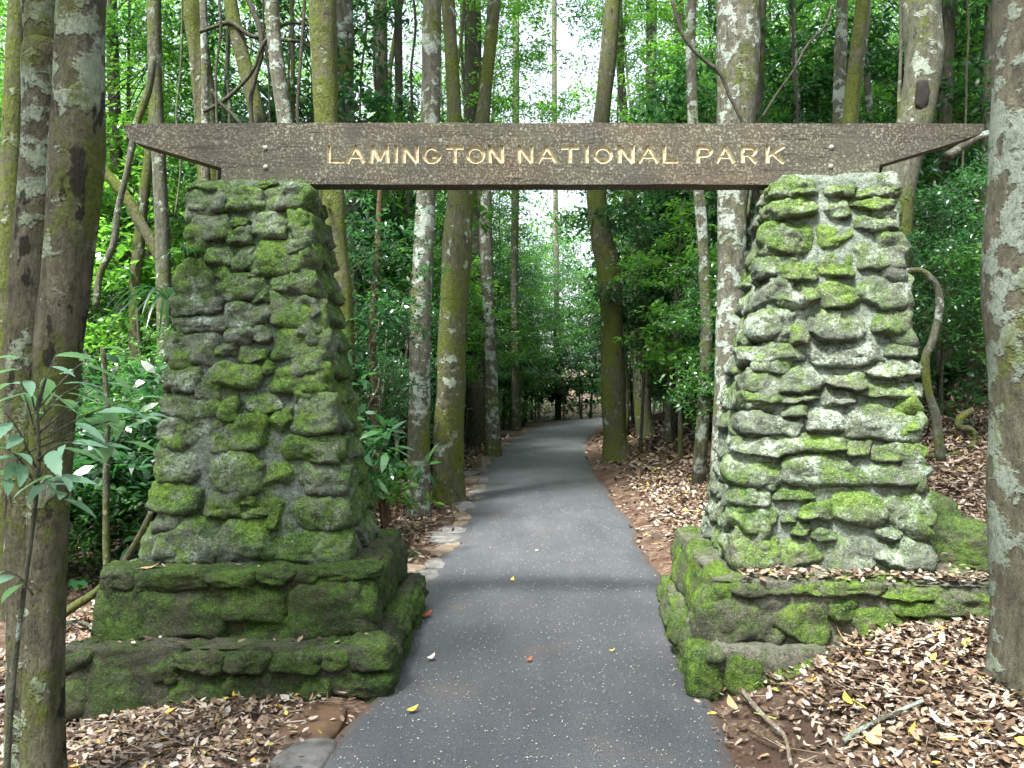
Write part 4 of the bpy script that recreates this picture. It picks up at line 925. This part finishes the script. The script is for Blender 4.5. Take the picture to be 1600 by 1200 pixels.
for k, (x, dd) in enumerate(((285, 10.2), (338, 9.0), (352, 11.2), (412, 10.8), (462, 12.0), (478, 9.2), (566, 13.0), (642, 12.2), (728, 11.2), (742, 11.3), (1170, 8.9), (1184, 9.1), (1128, 9.3), (1236, 12.5), (1406, 9.0), (1508, 9.5))):
    xs = x; p_ = []
    for y in (-40, 40, 110, 180, 260, 340): p_.append((xs, y, 3.2 + (k % 3))); xs += rv.uniform(-9, 9)
    o = liana('hanging_vine', dd, p_, M['bark_dark'] if k % 2 else M['bark_mid'], 'thin vine hanging down among the trunks behind the beam'); o['group'] = 'thin hanging vines behind the beam'
liana('branch', 7.0, [(1480,245,14),(1510,225,13),(1536,212,12),(1562,207,13),(1590,205,13)], M['bark_pale'], 'pale bare branch poking out behind the end of the beam beside the mottled tree', 'branch')
liana('branch', 8.0, [(1050,0,6),(1065,50,6),(1090,85,6),(1125,115,6),(1140,150,6),(1160,190,6),(1172,230,6)], M['bark_dark'], 'thin dark leaning branch above the beam left of the broad pale trunk', 'branch')
liana('branch', 7.5, [(1300,10,4),(1290,40,4),(1262,70,4),(1240,110,4),(1215,145,4),(1190,185,4)], M['bark_dark'], 'thin dark branch slanting down to the beam right of the broad pale trunk', 'branch')
liana('bare_sapling', 5.9, [(168,900,12),(166,840,11),(166,760,10),(167,690,9),(168,640,8),(160,540,7)], M['bark_mid'], 'thin upright sapling stem left of the dark pillar', 'sapling')
liana('fallen_branch', 5.6, [(95,962,14),(120,945,13),(150,925,13),(185,890,12),(205,860,11),(225,825,10),(236,800,9)], M['bark_mossy'], 'mossy fallen branch leaning against the dark pillar plinth', 'branch')

# mossy boulder and log behind the pale pillar's plinth
v, f = rock(0.24, 0.34, 0.34, 901, 5, 3.2, 0.0, 2.6)
c = px(1462, 850, 5.6); tag(obj('boulder', mesh_np('boulder', v, f, True, M['moss_boulder']), None, (2.80, 5.35, 0.52)), 'rounded bright green mossy boulder behind the pale pillar plinth', 'boulder')
v, f = rock(0.42, 0.30, 0.22, 902, 5, 3.0, 0.0, 2.2)
o = obj('boulder', mesh_np('boulder', v, f, True, M['moss_boulder']), None, (2.90, 4.75, 0.53)); o.rotation_euler = (0, R(6), R(-18)); tag(o, 'long dark moss-covered boulder between the pale pillar plinth and the mottled tree', 'boulder')

# ------------------------------------------------------------------ leaf litter
def scatter_litter(n, xr, yr, Lr, dens, seed, zoff=0.012, tilt=0.35):
    r = np.random.default_rng(seed); x = r.uniform(*xr, n); y = r.uniform(*yr, n)
    k = r.uniform(0, 1, n) < dens(x, y); x, y = x[k], y[k]; n = len(x)
    z = ground_h(x, y) + zoff + r.uniform(0, 0.035, n)
    a = r.uniform(0, 2*np.pi, n); d = np.stack([np.cos(a), np.sin(a), r.normal(0, tilt, n)], -1)
    nr = np.stack([r.normal(0, tilt, n), r.normal(0, tilt, n), np.ones(n)], -1); L = r.uniform(*Lr, n)
    return leaf_batch(np.stack([x, y, z], -1), d, nr, L, L*r.uniform(.28, .62, n), r.normal(0, .28, n))
def not_in_pillars(x, y):
    l = (x > -2.28) & (x < -0.66) & (y > 3.96) & (y < 5.5)
    dx, dy = x - 0.935, y - 3.94; c, s = math.cos(R(5)), math.sin(R(5)); lx, ly = dx*c - dy*s, dx*s + dy*c
    return ~l & ~((lx > 0.03) & (lx < 1.62) & (ly > 0.12) & (ly < 1.54))
def dens_main(x, y):
    e, s = path_side(x, y); p = np.stack([x, y, x*0], -1); nz = 0.5 + 0.5*noise3(p*0.9)
    r = np.maximum(np.clip((e - 0.10 - 0.16*nz)/0.35, 0, 1), np.where(e > -0.06, 0.10, 0))
    l = np.maximum(np.clip((e - 0.12)/0.30, 0, 1) * (0.55 + 0.35*nz), np.where(e > -0.05, 0.06, 0))
    return np.where(s > 0, r, l) * not_in_pillars(x, y)
lit = [scatter_litter(120000, (-3.4, 4.2), (2.3, 6.5), (0.015, 0.062), dens_main, 1), scatter_litter(75000, (-6, 8), (6.5, 12), (0.035, 0.09), dens_main, 2), scatter_litter(40000, (-10, 14), (12, 24), (0.08, 0.16), dens_main, 3)]
def litter_twigs(n, seed):
    r = np.random.default_rng(seed); x = r.uniform(-3.2, 5, n); y = 2.4 + r.uniform(0, 1, n)**1.4*8; e, _ = path_side(x, y); k = (e > 0.05) & not_in_pillars(x, y); x, y = x[k], y[k]; m = len(x)
    a = r.uniform(0, 6.28, m); L = r.uniform(.04, .16, m); w = r.uniform(.0015, .004, m); d = np.stack([np.cos(a), np.sin(a), r.normal(0, .1, m)], -1); sdv = np.stack([-np.sin(a), np.cos(a), a*0], -1); p = np.stack([x, y, ground_h(x, y) + r.uniform(.015, .055, m)], -1)
    ring = [sdv*w[:, None], np.array([0, 0, 1.])*w[:, None]*1.6, -sdv*w[:, None]]
    V = np.stack([p + q for q in ring] + [p + d*L[:, None] + q*0.6 for q in ring], 1).reshape(-1, 3); b = (np.arange(m)*6)[:, None]
    return V, [np.concatenate([b + np.array([[0, 1, 4, 3]]), b + np.array([[1, 2, 5, 4]])])]
lit.append(litter_twigs(5000, 77))
v, f = merge(lit); lo = obj('leaf_litter', mesh_np('leaf_litter', v, f, False, M['litter'])); tag(lo, 'thick layer of brown and grey dead leaves covering the forest floor', 'leaf litter', None, 'stuff')

# litter caught on the plinth ledges
r = np.random.default_rng(5); pts = []
pmR = Matrix.Translation((0.935, 3.94, 0)) @ Matrix.Rotation(R(-5), 4, 'Z')
for k in range(420):
    q = pmR @ Vector((r.uniform(0.28, 1.55), r.uniform(0.11, 0.27), 0.588 + r.uniform(0, .022))); pts.append(q[:])
for k in range(60):
    q = pmR @ Vector((r.uniform(1.38, 1.55), r.uniform(0.2, 1.3), 0.588 + r.uniform(0, .02))); pts.append(q[:])
for k in range(34): pts.append((r.uniform(-2.2, -0.8), r.uniform(4.14, 4.28), 0.592))
for k in range(24): pts.append((r.uniform(-2.25, -0.7), r.uniform(3.97, 4.08), 0.268))
pts = np.array(pts); n = len(pts); a = r.uniform(0, 6.28, n); L = r.uniform(.025, .06, n)
v, f = leaf_batch(pts, np.stack([np.cos(a), np.sin(a), r.normal(0, .2, n)], -1), np.stack([r.normal(0, .3, n), r.normal(0, .3, n), np.ones(n)], -1), L, L*r.uniform(.35, .6, n), r.normal(0, .2, n))
tag(obj('ledge_litter', mesh_np('ledge_litter', v, f, False, M['litter'])), 'dead leaves caught on the stone plinth ledges', 'leaf litter', None, 'stuff')

# pale petals and seeds sprinkled over the asphalt
r = np.random.default_rng(6); n = 11000; k = r.integers(0, len(PL), n); 
y = 2.6 + (r.uniform(0, 1, n)**1.6)*30; idx = np.searchsorted(PL[:, 1], y).clip(0, len(PL)-1); u = r.uniform(-.97, .97, n)
xy = PL[idx] + PN[idx]*(u*HALF[idx]*0.97)[:, None]; xy[:, 1] += y - PL[idx][:, 1]
z = 0.018*(1-u**2) + 0.0125; a = r.uniform(0, 6.28, n); L = r.uniform(.003, .0085, n) * np.interp(y, [3, 30], [1, 2.6])
v, f = leaf_batch(np.stack([xy[:, 0], xy[:, 1], z], -1), np.stack([np.cos(a), np.sin(a), r.normal(0, .15, n)], -1), np.stack([r.normal(0, .2, n), r.normal(0, .2, n), np.ones(n)], -1), L, L*.8, 0.0)
tag(obj('fallen_petals', mesh_np('fallen_petals', v, f, False, M['petal'])), 'tiny cream petals and seeds sprinkled over the asphalt path', 'petals', None, 'stuff')

# single fallen leaves that stand out
def shaped_leaf(L, W, curl, n=8):
    t = np.linspace(0, 1, n); w = W*0.5*np.sin(np.pi*t**0.8)**0.8 + 0.0008
    rows = []
    for i in range(n):
        z = curl*L*(math.sin(t[i]*math.pi)*-0.5 + t[i]*0.35)
        rows += [(t[i]*L, -w[i], z + 0.18*w[i]), (t[i]*L, 0, z), (t[i]*L, w[i], z + 0.18*w[i])]
    q = []
    for i in range(n-1):
        for j in range(2): q.append((i*3+j, i*3+j+1, i*3+j+4, i*3+j+3))
    return np.array(rows), np.array(q)
FL = [(824,1040,0.05,'leaf_red','small red-brown curled leaf in the middle of the path'),(836,864,0.05,'leaf_cream','pale cream leaf on the path between the pillars'),(800,912,0.055,'leaf_yellow','yellowish leaf on the path level with the dark pillar'),
 (952,1023,0.035,'leaf_yellow','small yellow-green leaf on the path towards the pale pillar'),(668,1036,0.06,'leaf_cream','cream leaf on the path beside the dark plinth'),(636,1119,0.06,'leaf_yellow','yellow leaf on the path below the dark plinth corner'),
 (655,968,0.10,'leaf_red','red-brown curled leaf against the dark plinth at the path edge')]
for x, y, L, m_, lab in FL:
    d = CAM_H*F/(y-600); v, f = shaped_leaf(L, L*0.5, random.uniform(.3, .7)); p = px(x, y, d)
    o = obj('fallen_leaf', mesh_np('fallen_leaf', v, f, True, M[m_]), None, (p.x, p.y, 0.03)); o.rotation_euler = (0.1, -0.1, random.uniform(0, 6.28)); tag(o, lab, 'leaf', 'single fallen leaves')
FR = [(1330,1104,0.07,'leaf_yellow','bright yellow leaf on the litter in front of the pale pillar'),(1585,1158,0.10,'leaf_yellow','large yellow leaf on the litter at the lower corner of the picture'),(1352,1012,0.15,'leaf_tan','big tan dry leaf standing against the pale pillar plinth'),
 (1313,1040,0.07,'leaf_yellow','golden leaf near the big tan dry leaf'),(1486,1138,0.10,'leaf_grey','pale grey leaf on the litter beside the mottled tree foot'),(1150,1112,0.09,'leaf_tan','orange-tan leaf at the path edge near the buried plinth'),(1360,1166,0.10,'leaf_tan','reddish tan leaf beside the pale stick')]
for x, y, L, m_, lab in FR:
    dd = np.linspace(2.6, 4.4, 200); pz = CAM_H - (y-600)/F*dd; gz = ground_h((x-800)/F*dd, dd) + 0.05; k = int(np.abs(pz-gz).argmin()); d = dd[k]
    v, f = shaped_leaf(L, L*0.55, random.uniform(.3, .7)); p = px(x, y, d)
    o = obj('fallen_leaf', mesh_np('fallen_leaf', v, f, True, M[m_]), None, (p.x, p.y, gz[k]+0.01)); o.rotation_euler = (0.25, -0.3, random.uniform(0, 6.28)); tag(o, lab, 'leaf', 'single fallen leaves')
v, f = shaped_leaf(0.11, 0.04, 0.4); o = obj('fallen_leaf', mesh_np('fallen_leaf', v, f, True, M['leaf_tan']), None, (-2.02, 4.17, 0.605)); o.rotation_euler = (0, -0.15, 0.25); tag(o, 'long tan leaf lying on the upper plinth ledge of the dark pillar', 'leaf', 'single fallen leaves')

# sticks
def stick(pts, r0, mat, label, lift=0.05):
    w = []
    for i, (x, y) in enumerate(pts):
        dd = np.linspace(2.4, 7.5, 500); pz = CAM_H - (y-600)/F*dd; gz = ground_h((x-800)/F*dd, dd) + lift; k = int(np.argmax(pz < gz)); k = k if pz[k] < gz[k] else 0
        w.append(((x-800)/F*dd[k], dd[k], gz[k], r0*(1-0.45*i/len(pts))))
    c = catmull(w, 5); b = Vector(c[0, :3]); c[:, :3] -= np.array(b); v, f = tube(c, 8, 0.15, 12, int(r0*1e4))
    tag(obj('stick', mesh_np('stick', v, f, True, mat), None, b), label, 'stick')
stick([(1160,1080),(1180,1106),(1206,1132),(1226,1152),(1236,1198)], 0.013, M['twig'], 'crooked grey-brown stick at the path edge below the buried plinth')
stick([(1318,1158),(1350,1138),(1390,1118),(1442,1096)], 0.012, M['bark_pale'], 'pale straight stick on the litter in front of the mottled tree')
stick([(1160,1022),(1185,1046),(1215,1062)], 0.008, M['twig'], 'thin twig slanting beside the pale plinth corner')
stick([(1168,1140),(1200,1156),(1240,1164)], 0.008, M['bark_brown'], 'dark twig lying across the crooked stick')
stick([(1046,1040),(1050,1060),(1047,1085)], 0.006, M['bark_pale'], 'small white twig on the asphalt beside the pale plinth', 0.03)
stick([(96,975),(125,972),(150,985)], 0.016, M['bark_pale'], 'pale broken stick on the ground behind the dark plinth')

# ------------------------------------------------------------------ near sapling with big waxy leaves (bottom left)
sap = empty('sapling', (-1.62, 2.45, float(ground_h(np.array([-1.62]), np.array([2.45]))[0]))); tag(sap, 'near sapling with big pale waxy toothed leaves in front of the twin-stemmed tree', 'sapling')
def toothed_leaf(L, W, n=15):
    t = np.linspace(0, 1, n); w = W*0.5*(np.sin(np.pi*np.clip(t*0.96+0.02, 0, 1)**0.85))**0.9; w[0] = 0.002; w[-1] = 0.001
    w = w * (1 + 0.16*(np.arange(n) % 2)*(t > .15)); rows = []
    for i in range(n):
        z = -0.28*L*t[i]**2
        rows += [(t[i]*L, -w[i], z + .22*w[i]), (t[i]*L, 0, z), (t[i]*L, w[i], z + .22*w[i])]
    q = [(i*3+j, i*3+j+1, i*3+j+4, i*3+j+3) for i in range(n-1) for j in range(2)]
    return mesh_np('leaf', np.array(rows), np.array(q), True, M['leaf_near'])
lm_ = [toothed_leaf(0.135, 0.038), toothed_leaf(0.115, 0.034), toothed_leaf(0.15, 0.042)]
TW = [((58,640,2.5),(160,545,2.8),5),((58,650,2.5),(86,556,2.55),4),((60,690,2.5),(215,622,2.7),7),((60,700,2.5),(232,648,2.85),6),((58,720,2.5),(120,690,2.45),5),((56,730,2.48),(5,640,2.4),6),((56,760,2.48),(10,700,2.35),5),((58,770,2.5),(90,742,2.4),4),((52,930,2.45),(8,892,2.4),3),((56,680,2.5),(30,600,2.55),4),((58,660,2.5),(128,600,2.6),5),((58,680,2.5),(180,590,2.9),6),((60,720,2.5),(190,690,2.75),5),((57,740,2.5),(100,780,2.5),4),((56,700,2.5),(0,760,2.4),5),((57,650,2.5),(30,560,2.45),4)]
rr = random.Random(3); b = np.array(sap.location); tubes = []
main = [(0, 0, -.1, .010), (0.02, 0.0, 0.6, .009), (*(np.array(px(58,760,2.5)) - b), .007), (*(np.array(px(58,640,2.5)) - b), .005), (*(np.array(px(70,590,2.52)) - b), .003)]
tubes.append(tube(catmull(main, 6), 8, .08, 8, 1))
for A, B, nlf in TW:
    a = np.array(px(*A)) - b; c = np.array(px(*B)) - b; mid = (a+c)/2 + np.array([0, 0, 0.02])
    tubes.append(tube(catmull([(*a, .0035), (*mid, .0028), (*c, .0015)], 5), 6, .05, 8, 2))
    yaw = math.atan2(c[1]-a[1], c[0]-a[0])
    for k in range(nlf):
        t = 0.35 + 0.65*k/(nlf-1); q = a*(1-t)**2 + 2*t*(1-t)*mid + c*t*t
        side = 0 if k == nlf-1 else (1 if k % 2 else -1)
        o = obj('leaf', rr.choice(lm_), sap, Vector(q)); o.rotation_euler = Euler((rr.uniform(-.5, .5), rr.uniform(-.25, .4), yaw + side*rr.uniform(.6, 1.2))); s_ = rr.uniform(.7, 1.1); o.scale = (s_, s_, s_)
v, f = merge(tubes); obj('stem', mesh_np('stem', v, f, True, M['bark_mid']), sap)

# strap-leaved epiphyte on the dark pillar's corner
def strap_tuft(name, c, n, L, W, label, mat, seed, hang=0.9):
    r = np.random.default_rng(seed); e = empty(name, c); tag(e, label, 'plant')
    for k in range(n):
        a = r.uniform(0, 6.28); l = L*r.uniform(.6, 1.1); el = r.uniform(.5, 1.3); t = np.linspace(0, 1, 8)
        x = l*t*math.cos(el*0.7); z = l*(t*math.sin(el) - hang*t**2); w = W*.5*np.sin(np.pi*(t*.9+.08))
        rows = []; 
        for i in range(8): rows += [(x[i], -w[i], z[i]), (x[i], w[i], z[i])]
        q = [(2*i, 2*i+1, 2*i+3, 2*i+2) for i in range(7)]
        o = obj('leaf', mesh_np('leaf', np.array(rows), np.array(q), True, mat), e); o.rotation_euler = (0, 0, a)
strap_tuft('epiphyte', px(290, 400, 4.42), 22, 0.22, 0.014, 'small strap-leaved epiphyte on the upper edge of the dark pillar', M['leaf_dark'], 1)
strap_tuft('fern', px(262, 470, 4.9), 26, 0.5, 0.022, 'drooping dark fern hanging beside the dark pillar', M['leaf_dark'], 2, 1.1)
strap_tuft('grass_tuft', Vector((-0.95, 7.2, -0.02)), 18, 0.25, 0.012, 'small grass tuft at the foot of the reddish dead stem', M['leaf'], 3)
